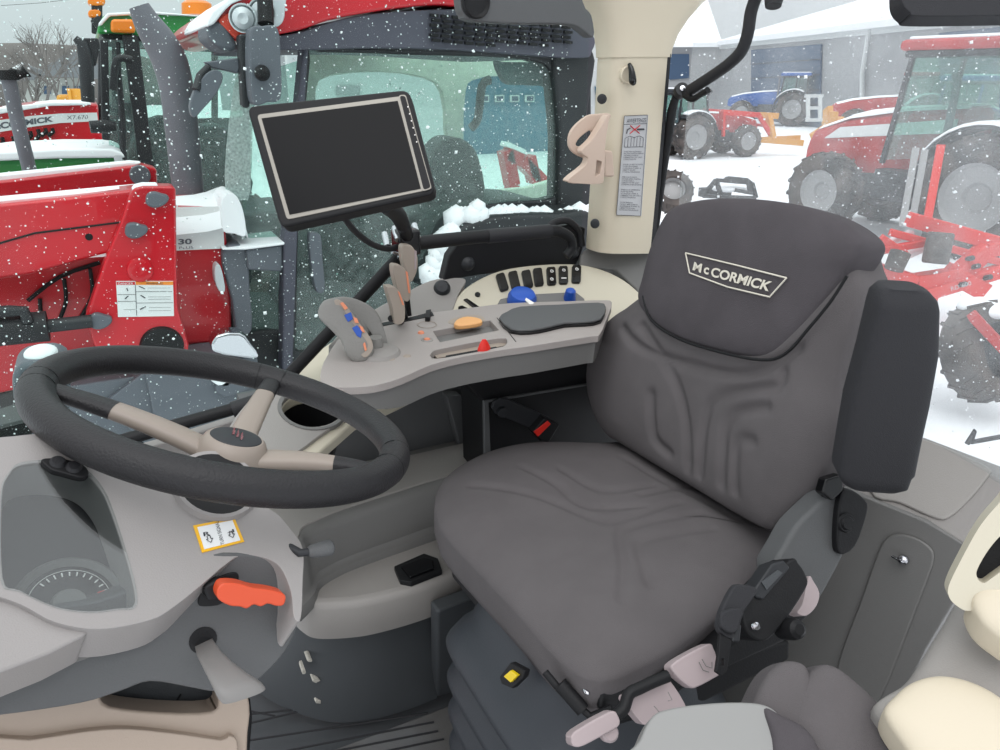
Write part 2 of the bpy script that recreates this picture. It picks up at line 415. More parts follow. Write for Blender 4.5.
tube('diagonal_bar','black',t,[P(282,383),P(405,251)],.0125,sx=.8)
tube('level_bar','black',t,[P(403,246),P(411,244),P(487,236),P(548,231),P(560,232),P(570,238),P(572,248),P(566,256)],[.009,.0135,.0135,.0125,.012,.011,.01,.01],smooth=3)
tube('bar_sleeve','rubber',t,[P(487,236.3),P(550,231)],.0145)
box('rail_clamp','blackgloss',t,P(406,241),(.045,.05,.05),.006)
bm=bmesh.new()
for x,y in((396,234),(416,231),(399,252),(386,240)): addlathe(bm,[(0,-.02),(.006,-.02),(.006,.02),(0,.02)],P(x,y),(0.2,1,.5),8)
fin(bm,'clamp_bolts','chrome',t)
# black bracket panel outside lower rail
t=thing('black_corner_bracket','black moulded bracket panel with two bolts beyond the switch panel','bracket',Y(1.46)(520,255))
P=Y(1.46)
slab('bracket_plate','black',t,P,[(443,281),(449,256),(458,243),(474,237),(540,229),(574,224),(586,228),(583,250),(576,266),(540,268),(480,275)],.03,bev=.004)
for x,y in((468,264),(573,252)):
    lathe('bolt','dark_metal',t,[(0,.012),(.006,.012),(.012,.008),(.016,0),(0,0)],P(x,y),(0,-1,0),16)
tube('cable_loop','rubber',t,[P(548,232),P(553,223),P(568,221),P(579,232),P(582,246)],.008,smooth=4)
# switch panel on the fender
sp=thing('fender_switch_panel','cream curved side panel carrying rocker switches, blue dials and a round plug','switch panel',Z(.86)(540,290))
pf=PL(Y(1.45)(540,264),(-.08,-.62,.78))
slab('panel_body','creamy',sp,pf,sm([(440,330),(455,300),(470,284),(500,270),(540,264),(580,264),(610,272),(635,288),(650,310),(640,345),(560,350),(470,352)],4),.03,bev=.006)
slab('panel_end','ltgrey',sp,pf,sm([(330,352),(362,318),(400,296),(430,281),(455,278),(466,281),(458,296),(446,330),(430,352)],4),.03,bev=.005,off=.002)
SW=[(502,283,-18),(514,281,-14),(527,280,-12),(538,278,-8),(551,277,-4),(563,276,-2),(576,275,2)]
sx=(pf(510,280)-pf(500,280)).normalized(); sy=pf.n.cross(sx)
for i,(x,y,a) in enumerate(SW):
    w,h=4.6,9.0; s_=math.sin(math.radians(a)); c_=math.cos(math.radians(a))
    q=[(x+dx*c_+dy*-s_,y+dx*s_+dy*c_) for dx,dy in [(-w+1,-h),(w-1,-h),(w,-h+2),(w,h-2),(w-1,h),(-w+1,h),(-w,h-2),(-w,-h+2)]]
    b=slab('rocker_switch','blackgloss',sp,pf,q,.02,bev=.0025,off=.006)
    if i>=4:
        for k,(ox,oy) in enumerate([(0,-4),(0,4)]):
            if i==5 and k==1:
                slab('switch_mark','white_print',b,pf,[(x-2.5,y+3.5),(x+2.5,y+3.5),(x+2.5,y+4.5),(x-2.5,y+4.5)],.001,off=.0075)
            elif not(i==6 and k==1): lathe('switch_mark','white_print',b,[(.0022,0),(.004,0),(.004,.001),(.0022,.001)],pf(x+ox,y+oy)+pf.n*.0065,pf.n,16)
        if i in (4,5,6): pass
for q in ([(463,300),(467,299),(483,310),(478,312)],[(458,307),(462,306),(474,312),(468,315),(458,313)]): slab('slot_button','blackgloss',sp,pf,q,.015,bev=.002,off=.004)
lathe('small_plug','black',sp,[(0,.003),(.006,.003),(.006,0),(0,0)],pf(477.5,295),pf.n,16)
lathe('round_plug','dark_metal',sp,[(0,.016),(.012,.015),(.017,.009),(.018,.004),(.018,-.01),(0,-.01)],pf(442,289),(-.3,-.75,.6),28)
slab('dial_plinth','midgrey',sp,pf,[(492,315),(500,300),(520,296),(575,293),(584,300),(586,325),(500,330)],.012,bev=.003,off=.006)
lathe('air_dial','blue_knob',sp,[(0,.034),(.018,.034),(.026,.031),(.031,.022),(.032,.0),(0,0)],pf(521,305),(-.05,-.35,.9),36)
slab('dial_pointer','white_print',sp,PL(pf(521,305)+Vector((-.05,-.35,.9)).normalized()*.0335,(-.05,-.35,.9)),[(526,298),(534,303),(531,306),(525,300)],.002,off=.001)
lathe('temperature_knob','blue_knob',sp,[(0,.030),(.008,.030),(.011,.027),(.014,.004),(.014,0),(0,0)],pf(569,301),(-.05,-.3,.95),24)
# grey trim below pillar
struct(slab('trim_3','midgrey',None,PL((1.03,1.40,.86),(-.25,-.9,.5)),[(580,255),(588,247),(652,252),(700,262),(760,300),(760,380),(640,330),(636,290),(615,270),(580,268)],.03,bev=.006))
# ---------------------------------------------------------------- pillar
pil=struct(bpy.data.objects.new('trim_pillar',None)) if False else None
def pring(y,x0,x1,n=22,bul=.045,yy=1.42):
    a=Y(yy)(x0+4,y); b=Y(yy)(x1-5,y); c=(a+b)/2; w=(b-a)/2; out=[]
    for k in range(n):
        t=2*math.pi*k/n; ct,st=math.cos(t),math.sin(t)
        e=.55
        out.append(c+w*math.copysign(abs(ct)**e,ct)+Vector((0,-bul*math.copysign(abs(st)**e,st),0)))
    return out
struct(loft('trim_4','cream',None,[pring(y,a,b) for y,a,b in [(250,587,652),(200,590.5,656.5),(150,594,661),(100,597,665),(56.8,599.5,668)]],ang=60))
struct(loft('trim_5','cream',None,[pring(y,a,b,bul=bb) for y,a,b,bb in [(57.5,598,669,.047),(50,598,670,.047),(35,596,676,.048),(20,592,686,.05),(5,586,699,.055),(-15,575,722,.06),(-40,556,760,.07),(-80,520,830,.09)]],ang=60))
PF=Y(1.375)
hk=thing('coat_hook','black coat hook in a round recess near the top of the cream pillar','hook',PF(628,75))
lathe('recess','cream',hk,[(0,-.012),(.010,-.012),(.013,.0),(.016,.0025),(.018,0),(.018,-.014),(0,-.014)],PF(628,75)+Vector((0,0,0)),(0,-1,0),24)
tube('hook_arm','blackgloss',hk,[PF(628,64)+Vector((0,-.004,0)),PF(628,70)+Vector((0,-.012,0)),PF(628,80)+Vector((0,-.016,0)),PF(630,83)+Vector((0,-.012,0))],[.004,.006,.008,.006],smooth=4)
for y_ in (99,224): tag(lathe('pillar_plug','dark_metal',None,[(0,.004),(.007,.003),(.010,0),(.010,-.01),(0,-.01)],Y(1.385)(602 if y_==99 else 595,y_),(-.5,-.8,0),18),'round grey plug in the cream pillar '+('level with the top of the cup clip' if y_==99 else 'low down above the grey trim'),'plug',group=None)
lb=thing('warning_label','tall grey printed warning label headed AVVERTENZE on the cream pillar','warning label',PF(632,165))
Q=[(624,116),(648,115),(641,216),(616,215)]
slab('label_sheet','labelgrey',lb,PF,Q,.001,off=.0015)
def qp(u,v,Q=Q):
    a=[Q[0][i]*(1-u)+Q[1][i]*u for i in(0,1)]; b=[Q[3][i]*(1-u)+Q[2][i]*u for i in(0,1)]
    return (a[0]*(1-v)+b[0]*v,a[1]*(1-v)+b[1]*v)
def qq(u0,v0,u1,v1,Q=Q): return [qp(u0,v0,Q),qp(u1,v0,Q),qp(u1,v1,Q),qp(u0,v1,Q)]
bm=bmesh.new(); pf2=PL(PF.o+Vector((0,-.003,0)),PF.n)
def ln(bm,pl,a,b,w=.0005,Q=Q): addtube(bm,[pl(*qp(*a,Q)),pl(*qp(*b,Q))],w,4)
for a,b in(((.02,.0),(.98,0)),((.02,.0),(.02,1)),((.98,0),(.98,1)),((.02,1),(.98,1)),((.02,.085),(.98,.085))): ln(bm,pf2,a,b)
for u in(.12,.25,.38,.5,.62,.75,.88): ln(bm,pf2,(u,.215+abs(u-.5)*.03),(u,.305+abs(u-.5)*.03))
ln(bm,pf2,(.12,.225),(.3,.205)); ln(bm,pf2,(.3,.205),(.5,.22)); ln(bm,pf2,(.5,.22),(.7,.205)); ln(bm,pf2,(.7,.205),(.88,.225)); ln(bm,pf2,(.12,.315),(.88,.315))
ln(bm,pf2,(.18,.14),(.32,.125),.001); ln(bm,pf2,(.19,.14),(.17,.18),.0012); ln(bm,pf2,(.6,.14),(.88,.14),.0018)
fin(bm,'drawing','ink',lb)
bm=bmesh.new(); ln(bm,pf2,(.3,.1),(.7,.18),.001); ln(bm,pf2,(.7,.1),(.3,.18),.001); fin(bm,'red_cross','redink',lb)
text('title','AVVERTENZE','ink',lb,PF,qq(.1,.03,.9,.07),off=.0032)
L5=['PER LA PULIZIA DEL','FILTRO ARIA CABINA','CONSULTARE IL','LIBRETTO DI USO','E MANUTENZIONE']
for i in range(5):
    for k in range(5):
        v=.355+i*.127+k*.019; text('print',['FOR THE CLEANING','POUR LE NETTOYAGE','PER LA PULIZIA','PARA LA LIMPIEZA','FUR DIE REINIGUNG'][i] if k==0 else L5[k],'ink',lb,PF,qq(.1,v,[.8,.9,.7,.85,.6][(k+i)%5],v+.012),off=.0028)
# phone/cup clip on the pillar
hd=thing('pillar_cup_clip','pink-beige plastic cup clip with curved arms fixed to the cream pillar','clip',Y(1.33)(590,150))
P=Y(1.33)
slab('back_plate','holder',hd,P,sm([(571,150),(569,138),(574,127),(587,116),(598,114),(611,114),(608,124),(604,135),(604,158),(584,158)],3),.008,bev=.003,holes=[sm([(576,145),(580,138),(589,131),(592,132),(591,138),(583,146)],3)])
slab('front_arm','holder',hd,Y(1.30),sm([(608,115),(609,121),(606,140),(605,157),(604,178),(600,184),(572,183),(569,179),(585,166),(588,158),(583,154),(583,149),(592,140),(600,128)],3),.02,bev=.005,holes=[[(597,160),(602,162),(600,174),(595,177)]])
slab('foot','holder',hd,Y(1.31),[(569,179),(600,178),(604,180),(602,184),(572,184)],.02,bev=.004)
slab('mount_block','holder',hd,Y(1.345),[(604,150),(613,151),(615,177),(605,177)],.06,bev=.004)
# roof piece, mirror panel
t=struct(slab('ceiling_trim','dkgrey',None,Y(1.3),sm([(458,-60),(460,0),(464,15),(472,21),(520,24),(560,24),(578,27),(594,38),(592,15),(583,0),(575,-60)],3),.03,bev=.006))
t['kind']='structure'
lathe('ceiling_speaker','black',t,[(0,.004),(.02,.004),(.024,.008),(.027,.004),(.027,0),(0,0)],Y(1.3)(475,2),(0,-1,0),28)
mr=thing('interior_mirror','black rounded back of an interior mirror hanging at the upper right','mirror',PD(960,5,.95))
pm=DP(960,0,.95)
slab('mirror_shell','armfoam',mr,pm,sm([(901,-8),(903,4),(910,12),(922,16),(1010,15),(1060,13),(1075,-8),(1065,-48),(920,-48),(903,-33)],4),.03,bev=.008)
tube('mirror_stem','black',mr,[pm(985,-30),pm(985,-90)],.008)
# ---------------------------------------------------------------- rear window
XR=X(1.16)
struct(slab3('window_2','glass_rear',None,[(1.165,-.3,.6),(1.165,1.38,.6),(1.165,1.38,1.9),(1.165,-.3,1.9)],(.005,0,0)))
P=Y(1.36)
struct(slab('trim_6','rubber',None,Y(1.38),[(668,54),(671,54),(655,252),(650,252)],.03))
t=thing('rear_window_handle','black tube lever handle of the rear window with clamp at the pillar','handle',PD(690,92,1.4))
pr=X(1.12)
tube('lever_tube','rubber',t,[pr(762,-25),pr(757,-6),pr(751,12),pr(748,32),pr(742,50),pr(730,63),pr(712,76),pr(690,90)],.0115,smooth=4)
tube('clamp_lever','black',t,[pr(683,93),pr(692,99),pr(700,95),pr(708,90)],[.008,.007,.006,.007],smooth=3)
lathe('clamp_hub','dark_metal',t,[(0,-.012),(.014,-.012),(.016,0),(.014,.012),(0,.012)],pr(681,91),-FW,20)
lathe('hub_bolt','chrome',t,[(0,.013),(.005,.013),(.006,.016),(0,.017)],pr(681,91),-FW,10)
t=tube('gas_strut','black',None,[pr(678,90),pr(672,110),pr(660,190),pr(655,240)],[.008,.010,.010,.006],12); tag(t,'thin black gas strut running down beside the cream pillar','gas strut')
t=lathe('rubber_stop','rubber',None,[(0,-.015),(.014,-.015),(.017,0),(.014,.012),(0,.012)],pr(774,-2),UP+RT*.1,20); tag(t,'black round rubber stop at the top edge of the rear window','stop')
# rear sill and panel
ps_=PL((1.13,.7,.7),(-.55,-.1,.85))
struct(slab('trim_7','sill',None,ps_,[(845,425),(925,437),(1005,467),(1015,520),(972,549),(925,520),(870,498),(845,490)],.03,bev=.004))
struct(slab('trim_8','ltgrey',None,ps_,sm([(870,430),(925,441),(965,457),(990,470),(985,482),(970,500),(950,518),(935,519),(900,504),(870,492)],4),.01,bev=.003,off=.005))
pw_=PL(ps_(972,548),(-.96,-.2,.2))
rp=slab('wall_rear','midgrey',None,pw_,[(820,478),(870,499),(925,521),(972,549),(955,600),(925,650),(880,745),(700,760),(740,560)],.04,bev=.003); struct(rp)
hp=thing('wall_hatch','grey moulded hatch panel with a raised ridge on the rear cab wall','hatch',pw_(890,600))
slab('hatch_panel','midgrey',hp,pw_,sm([(888,537),(905,534),(925,542),(935,555),(928,580),(905,640),(885,690),(865,715),(840,690),(840,660),(862,600),(878,555)],4),.006,bev=.005,off=.006)
bl=blob('latch_knob','chrome',hp,pw_(907,558)+pw_.n*.014,(.009,.009,.008))
beam('latch_wing','chrome',hp,pw_(896,554)+pw_.n*.016,pw_(906,558)+pw_.n*.02,.005,.003,.001)
struct(slab3('wall_left','midgrey',None,[(.66,.06,-.03),(1.1,.06,-.03),(1.1,.30,-.03),(.66,.30,-.03)],(0,0,.5),bev=.02))
# ---------------------------------------------------------------- lower right: door frame, rolls, instructor seat
dh=thing('cream_grab_frame','cream plastic grab handle frame with dark opening at the right edge','grab handle',PD(985,560,.62))
pd=PL(PD(985,560,.75),(-.75,-.55,.35))
slab('handle_frame','creamy',dh,pd,sm([(1030,470),(1000,502),(980,526),(962,558),(949,585),(949,597),(957,606),(970,611),(990,600),(1040,560),(1060,500)],4),.03,bev=.006,holes=[sm([(1005,533),(990,548),(978,568),(977,577),(983,583),(992,578),(1020,555),(1025,530)],4)])
slab('dark_insert','black',dh,pd,[(1015,520),(980,550),(972,580),(985,592),(1030,560)],.02,off=-.02)
lf=thing('fender_bolster','grey padded bolster with two rounded beige end caps at the lower right corner','bolster',PD(940,660,.8))
pq=PL(PD(940,660,.82),(-.4,-.3,.85))
pillow('bolster_pad','ltgrey',lf,[pq(*p) for p in sm([(872,715),(905,685),(940,630),(968,592),(1040,560),(1080,700),(1040,760),(940,760)],5)],pq.n,.03,.08,nseg=100,rings=20)
pq2=PL(PD(960,600,.76),(-.4,-.3,.85))
pillow('upper_cap','cream',lf,[pq2(*p) for p in sm([(971,604),(976,590),(990,575),(1010,562),(1050,560),(1060,640),(1020,650),(1000,641),(980,624)],5)],pq2.n,.015,.04,nseg=100,rings=20)
pq3=PL(PD(940,710,.76),(-.4,-.3,.85))
pillow('lower_cap','cream',lf,[pq3(*p) for p in sm([(883,716),(895,697),(912,684),(935,678),(960,681),(985,691),(1005,705),(1030,730),(1030,800),(930,790),(905,752)],5)],pq3.n,.02,.05,nseg=120,rings=20)
ins=thing('instructor_seat','folded instructor seat with two grey fabric lobes and light grey plastic shell, bottom edge','folding seat',PD(780,720,.85))
pi=PL(PD(800,700,.84),(-.35,-.6,.7))
pillow('seat_pad','fabric_mid',ins,[pi(*p) for p in sm([(740,735),(752,700),(765,675),(780,663),(795,662),(806,670),(812,700),(808,760),(760,790)],5)],pi.n,.018,.05,nseg=120,rings=24)
pillow('back_pad','fabric_mid',ins,[pi(*p) for p in sm([(782,735),(790,700),(803,678),(817,666),(830,666),(846,676),(872,700),(900,735),(925,770),(900,820),(800,800)],5)],pi.n,.024,.05,nseg=120,rings=24)
pi2=PL(PD(815,710,.83),(-.35,-.6,.7))
slab('pad_edge','seatshell',ins,pi2,[(834,667),(848,676),(880,706),(924,760),(918,766),(872,712),(845,684)],.03,bev=.003)
pi3=PL(PD(720,730,.80),(-.25,-.5,.83))
slab('shell','seatshell',ins,pi3,sm([(632,770),(640,740),(652,717),(668,709),(700,704),(740,702),(768,706),(785,722),(800,752),(810,790)],5),.04,bev=.014,seg=4)
pi4=PL(PD(790,730,.805),(-.25,-.5,.83))
pillow('front_pad','fabric',ins,[pi4(*p) for p in sm([(762,709),(780,716),(805,730),(822,760),(830,800),(780,800),(770,740)],5)],pi4.n,.012,.04,nseg=90,rings=16)
# =================================================================== STEERING WHEEL
WC=Vector((.0832,.8484,.9343)); tw,ww=.3449,.0726
WN=Vector((math.sin(tw)*math.cos(ww),math.sin(tw)*math.sin(ww),math.cos(tw)))
WP=PL(WC,WN)
sw=thing('steering_wheel','black leather textured steering wheel with three taupe spokes and a round hub','steering wheel',WC)
wu=Vector((0,1,0)).cross(WN).normalized(); wv=WN.cross(wu)
R_=.1943
bm=bmesh.new(); ring=[WC+(wu*math.cos(a)+wv*math.sin(a))*R_ for a in [2*math.pi*k/120 for k in range(120)]]
u=None; rings=[]
for i,p in enumerate(ring):
    rad=(p-WC).normalized(); row=[]
    for k in range(24):
        a=2*math.pi*k/24; rr=.0185
        # a shallow finger hollow runs round the inner upper face
        e=rr*(1-.10*math.exp(-((a-2.2)/.18)**2))
        row.append(bm.verts.new(p+(rad*math.cos(a)+WN*math.sin(a))*e))
    rings.append(row)
for i in range(120):
    a,b=rings[i-1],rings[i]
    for k in range(24): bm.faces.new((a[k-1],a[k],b[k],b[k-1]))
fin(bm,'rim','leather',sw,ang=80)
for px,py in((45,384),(49,392),(262,371),(292,378),(384,452),(366,462)):
    q=WP(px,py)-WC; ang=math.atan2(q.dot(wv),q.dot(wu)); p=WC+(wu*math.cos(ang)+wv*math.sin(ang))*R_; d=(wv*math.cos(ang)-wu*math.sin(ang))
    lathe('rim_seam','black',sw,[(.0180,-.0006),(.0187,-.0006),(.0187,.0006),(.0180,.0006)],p,d,24)
HP=PL(WC-WN*.012,WN); hub=HP(234,446)
lathe('hub','spoke',sw,[(0,-.05),(.042,-.05),(.040,-.02),(.036,.0),(.032,.008),(.029,.0105),(0,.0105)],hub,WN,40)
lathe('hub_cap','dark_metal',sw,[(0,.0125),(.022,.0125),(.0265,.0115),(.028,.0098),(0,.009)],hub,WN,36)
hc=PL(hub+WN*.0128,WN); 
bm=bmesh.new()
for k in range(3):
    x=233+k*4; y=432+k*2.6
    addslab(bm,[hc(x-1,y+3),hc(x+1.2,y+3.2),hc(x+2.2,y+.5),hc(x+1.6,y-4.5),hc(x+.2,y-3)],WN*.001)
fin(bm,'hub_emblem','chrome',sw)
def spoke(px,py,w0,w1,f=.62):
    q=WP(px,py)-WC; ang=math.atan2(q.dot(wv),q.dot(wu)); end=WC+(wu*math.cos(ang)+wv*math.sin(ang))*(R_-.012)
    a=hub-WN*.018; d=(end-a); s=d.cross(WN).normalized()
    def rg(t,w,h):
        c=a+d*t+WN*(.006*math.sin(math.pi*t)); n=s.cross(d).normalized(); n=n if n.dot(WN)>0 else -n
        return [c+s*w*math.copysign(abs(math.cos(k*math.pi/8))**.7,math.cos(k*math.pi/8))+n*h*math.copysign(abs(math.sin(k*math.pi/8))**.7,math.sin(k*math.pi/8)) for k in range(16)]
    loft('spoke','spoke',sw,[rg(t,w0+(w1-w0)*t,.010-.003*t) for t in (0,.15,.3,.45,.6,f)])
    loft('spoke_end','leather',sw,[rg(t,(w0+(w1-w0)*t)*1.03,(.010-.003*t)*1.05) for t in (f,.8,1.0)],label='black spoke end')
spoke(62,392,.020,.013,.66); spoke(280,376,.017,.011,.76); spoke(372,470,.022,.010,.72)
# =================================================================== COLUMN
dc=thing('steering_column_console','grey moulded steering column console with instrument pod, below the steering wheel','steering console',(.05,.75,.8))
TPn=Vector((.30,-.46,.84)); TP=PL((.07,.70,.893),TPn)
glassol=sm([(2,498),(10,474),(22,465),(50,463),(82,471),(101,490),(112,515),(125,555),(134,590),(133,606),(118,608),(90,611),(55,606),(20,590),(3,578)],4)
slab('top_shroud','shroud',dc,TP,sm([(-60,470),(-20,442),(12,436),(60,434),(120,450),(190,470),(245,497),(275,512),(290,528),(303,548),(303,580),(301,618),(294,617),(291,592),(280,567),(262,557),(240,556),(225,565),(205,582),(175,606),(150,620),(100,629),(55,622),(20,604),(-20,592),(-60,590)],4),.05,bev=.009,holes=[glassol],seg=3)
slab('left_panel','shroud',dc,TP,[(-60,575),(0,585),(30,606),(60,619),(89,624),(88,631),(50,650),(0,669),(-60,690)],.05,bev=.006,off=-.006)
# dark lower cowl
SP=PL((.1,.645,.82),(.12,-.95,.25))
slab('lower_cowl','dkgrey',dc,SP,sm([(-60,650),(-20,650),(0,630),(40,610),(100,600),(150,580),(210,555),(262,556),(285,565),(298,590),(300,615),(290,645),(268,672),(245,688),(215,692),(190,688),(150,682),(120,692),(80,704),(0,716),(-60,720)],4),.16,bev=.012,seg=3)
# lower beige column foot
BP=PL((.05,.66,.72),(.1,-.96,.28))
slab('lower_cover','pinkbeige',dc,BP,sm([(-60,690),(0,700),(60,696),(92,684),(100,700),(110,712),(160,718),(216,717),(222,700),(240,695),(250,700),(253,720),(250,760),(252,900),(-60,900)],3),.035,bev=.010,seg=3,off=-.012)
slab('lower_moulding','pinkbeige',dc,BP,sm([(-60,752),(30,742),(90,733),(130,731),(180,736),(222,742),(232,738),(240,760),(240,900),(-60,900)],3),.10,bev=.008,off=-.004)
slab('inner_recess','wallgrey',dc,BP,[(80,670),(230,670),(230,730),(80,730)],.05,off=-.06)
tube('recess_seam','black',dc,[PL(BP.o-BP.n*.058,BP.n)(181,694),PL(BP.o-BP.n*.058,BP.n)(168,716)],.001,6)
tube('foot_edge','black',dc,[BP(251,712)-BP.n*.03,BP(253,730)-BP.n*.03,BP(250,770)-BP.n*.03],.006)
# column boot under wheel
lathe('column_boot','black',dc,[(0,-.22),(.045,-.22),(.045,-.12),(.036,-.05),(.03,-.03),(0,-.03)],hub,WN,32)
lathe('boot_well','black',dc,[(0,0),(.037,0),(.037,-.01),(0,-.01)],TP(216,486)+TPn*.005,TPn,36)
lathe('boot_ring','shroud',dc,[(.037,0),(.041,0),(.045,-.008),(.036,-.008)],TP(216,486)+TPn*.005,TPn,36)
# instrument pod
ip=thing('instrument_cluster','instrument cluster with a clear curved lens over a round dark gauge, left edge','instrument cluster',TP(60,550))
G0=PL(TP.o-TPn*.062,TPn)
slab('pod_floor','dark_metal',ip,G0,[(-40,450),(140,450),(150,625),(-40,625)],.01)
gp=PL(TP.o-TPn*.042,TPn)
gc=gp(70,604); 
lathe('gauge_bezel','midgrey',ip,[(.045,-.02),(.045,.002),(.0415,.006),(.037,.001),(.037,-.02)],gc,gp.n,48)
lathe('gauge_face','blackgloss',ip,[(0,.0),(.0375,.0),(.0375,-.01),(0,-.01)],gc,gp.n,48)
gu=RT-gp.n*RT.dot(gp.n); gu.normalize(); gv=gp.n.cross(gu)
lathe('gauge_scale','white_print',ip,[(.0323,.001),(.0328,.001),(.0328,.0014),(.0323,.0014)],gc,gp.n,48)
lathe('gauge_hub','midgrey',ip,[(0,.006),(.013,.006),(.015,.003),(.015,0),(0,0)],gc-gv*.002,gp.n,32)
bm=bmesh.new()
for k in range(13):
    a=math.radians(20+k*11.7); d=gu*math.cos(a)+gv*math.sin(a); addbeam(bm,gc+d*.027+gp.n*.001,gc+d*.031+gp.n*.001,.0012,.0006,gp.n)
fin(bm,'gauge_ticks','white_print',ip)
a=math.radians(38); d=gu*math.cos(a)+gv*math.sin(a)
beam('red_zone','red_knob',ip,gc+d*.023+gp.n*.001,gc+d*.029+gp.n*.001,.006,.0008,up=gp.n)
slab('cluster_lens','glass_cluster',ip,TP,sm([(0,496),(9,473),(21,463),(50,461),(84,469),(103,489),(114,514),(127,555),(136,590),(135,608),(118,610),(90,613),(55,608),(20,592),(0,580)],3),.003,off=.001)
slab('button_strip','black',ip,TP,sm([(40,463),(60,462),(82,468),(88,477),(80,481),(60,476),(50,473)],3),.008,bev=.0015,off=.006)
for x,y in((57,466),(73,471)): lathe('lens_button','rubber',ip,[(0,.003),(.005,.003),(.007,0),(0,0)],TP(x,y)+TPn*.006,TPn,16)
# turn signal sticker
tl=thing('turn_signal_label','small white label with yellow border and arrows for the turn signal on the grey console','label',TP(218,534))
Q=[(193,526),(234,518),(244,542),(202,553)]
def inset(Q,m):
    c=(sum(p[0] for p in Q)/4,sum(p[1] for p in Q)/4); return [(c[0]+(p[0]-c[0])*m,c[1]+(p[1]-c[1])*m) for p in Q]
slab('label_border','labelyellow',tl,TP,Q,.001,off=.001)
Qi=[(197,528),(232,521),(240,541),(204,550)]
slab('label_face','labelwhite',tl,TP,Qi,.001,off=.0015)
bm=bmesh.new()
def arrow(bm,c,s):
    pts=[(-1,0),(0,-1.1),(1,0),(.45,0),(.45,1),(-.45,1),(-.45,0)]
    # axes of the label: u along bottom edge, v down
    U=(.95,-.22);V=(.35,.94)
    P3=[TP(c[0]+s*(p[0]*U[0]-p[1]*V[0]),c[1]+s*(p[0]*U[1]-p[1]*V[1]))+TPn*.002 for p in pts]
    for i in range(7): addtube(bm,[P3[i-1],P3[i]],.00035,4)
arrow(bm,(209,540),3.4); arrow(bm,(231,535.5),3.2)
fin(bm,'arrows','ink',tl)
text('print','TURN SIGNAL','ink',tl,TP,[(220.5,546),(214,523),(218,522),(224,545)],off=.0018)
text('print','R','ink',tl,TP,[(202.5,533.5),(209,532),(210,536),(203.5,537.5)],off=.0018,bold=.02)
text('print','L','ink',tl,TP,[(233,530),(226,531.5),(227,534),(234,533)],off=.0018)
# stalks
st=thing('gear_selector_stalk','short dark grey stalk on a metal stem at the right side of the steering console','stalk',SP(295,553))
tube('stem','dark_metal',st,[SP(280,554)+Vector((0,.03,0)),SP(300,553),SP(312,551)],.0042)
sa=SP(308,552); sb=SP(333,547)
tube('stalk_grip','dkgrey',st,[sa,sa.lerp(sb,.15),sa.lerp(sb,.6),sa.lerp(sb,.9),sb],[.005,.0068,.0082,.0085,.006],16)
so=thing('shuttle_lever','orange moulded plastic lever in a black slot on the steering console side','lever',SP(250,597))
SP2=PL(SP.o-SP.n*-.03,SP.n)
slab('lever_slot','black',so,SP,sm([(199,596),(206,584),(222,575),(236,572),(238,580),(230,588),(222,603),(205,606),(198,604)],3),.01,bev=.001,off=.002)
P=PL(SP.o+SP.n*.035,SP.n)
slab('lever_arm','black',so,PL(SP.o+SP.n*.02,SP.n),[(203,588),(216,580),(228,584),(226,600),(208,602)],.02,bev=.003)
slab('lever_handle','orange',so,P,sm([(217,592),(221,585),(228,583),(240,584),(254,588),(270,590),(284,594),(286,600),(283,606),(275,606),(268,604),(261,607),(254,605),(247,609),(240,607),(230,606),(219,600)],3),.018,bev=.0055,seg=4)
pd_=thing('column_tilt_pedal','grey plastic column tilt paddle hanging from the dark lower cowl','paddle lever',SP(215,650))
rings=[]
for (xa,ya,xb,yb,o) in [(195,646,212,638,.0),(197,656,220,650,.02),(204,670,232,662,.04),(211,684,248,674,.055),(217,697,261,682,.065),(221,702,265,687,.066)]:
    a=PL(SP.o+SP.n*o,SP.n)(xa,ya); b=PL(SP.o+SP.n*o,SP.n)(xb,yb); c=(a+b)/2; d=(b-a)/2; n=SP.n
    rings.append([c+d*math.copysign(abs(math.cos(k*math.pi/10))**.7,math.cos(k*math.pi/10))+n*.009*math.copysign(abs(math.sin(k*math.pi/10))**.7,math.sin(k*math.pi/10)) for k in range(20)])
loft('paddle','levergrey',pd_,rings)
lathe('paddle_seat','black',pd_,[(0,-.005),(.0125,-.005),(.0125,.001),(0,.001)],SP(203,640),SP.n,20)
# left grey-black box beyond the wheel, outside hood corner
lx=thing('snowy_front_light','dark grey work light housing topped with snow at the left edge behind the steering wheel','work light',Y(1.62)(30,390))
P=Y(1.62)
slab('light_housing','cowl',lx,P,sm([(13,398),(12,378),(18,367),(30,362),(60,360),(70,380),(66,420),(40,436),(16,432)],3),.12,bev=.012)
slab('mount_box','black',lx,Y(1.58),[(-40,420),(0,412),(22,404),(30,418),(32,440),(-40,446)],.10,bev=.006)
slab('lid','dkgrey',lx,PL(Y(1.57)(10,412),(0,-.4,.9)),[(-40,420),(0,408),(20,402),(30,418),(-10,428),(-40,432)],.01,bev=.003)
blob('snow_cap','snow',lx,P(27,360)+Vector((.02,.05,-.005)),(.03,.04,.014))
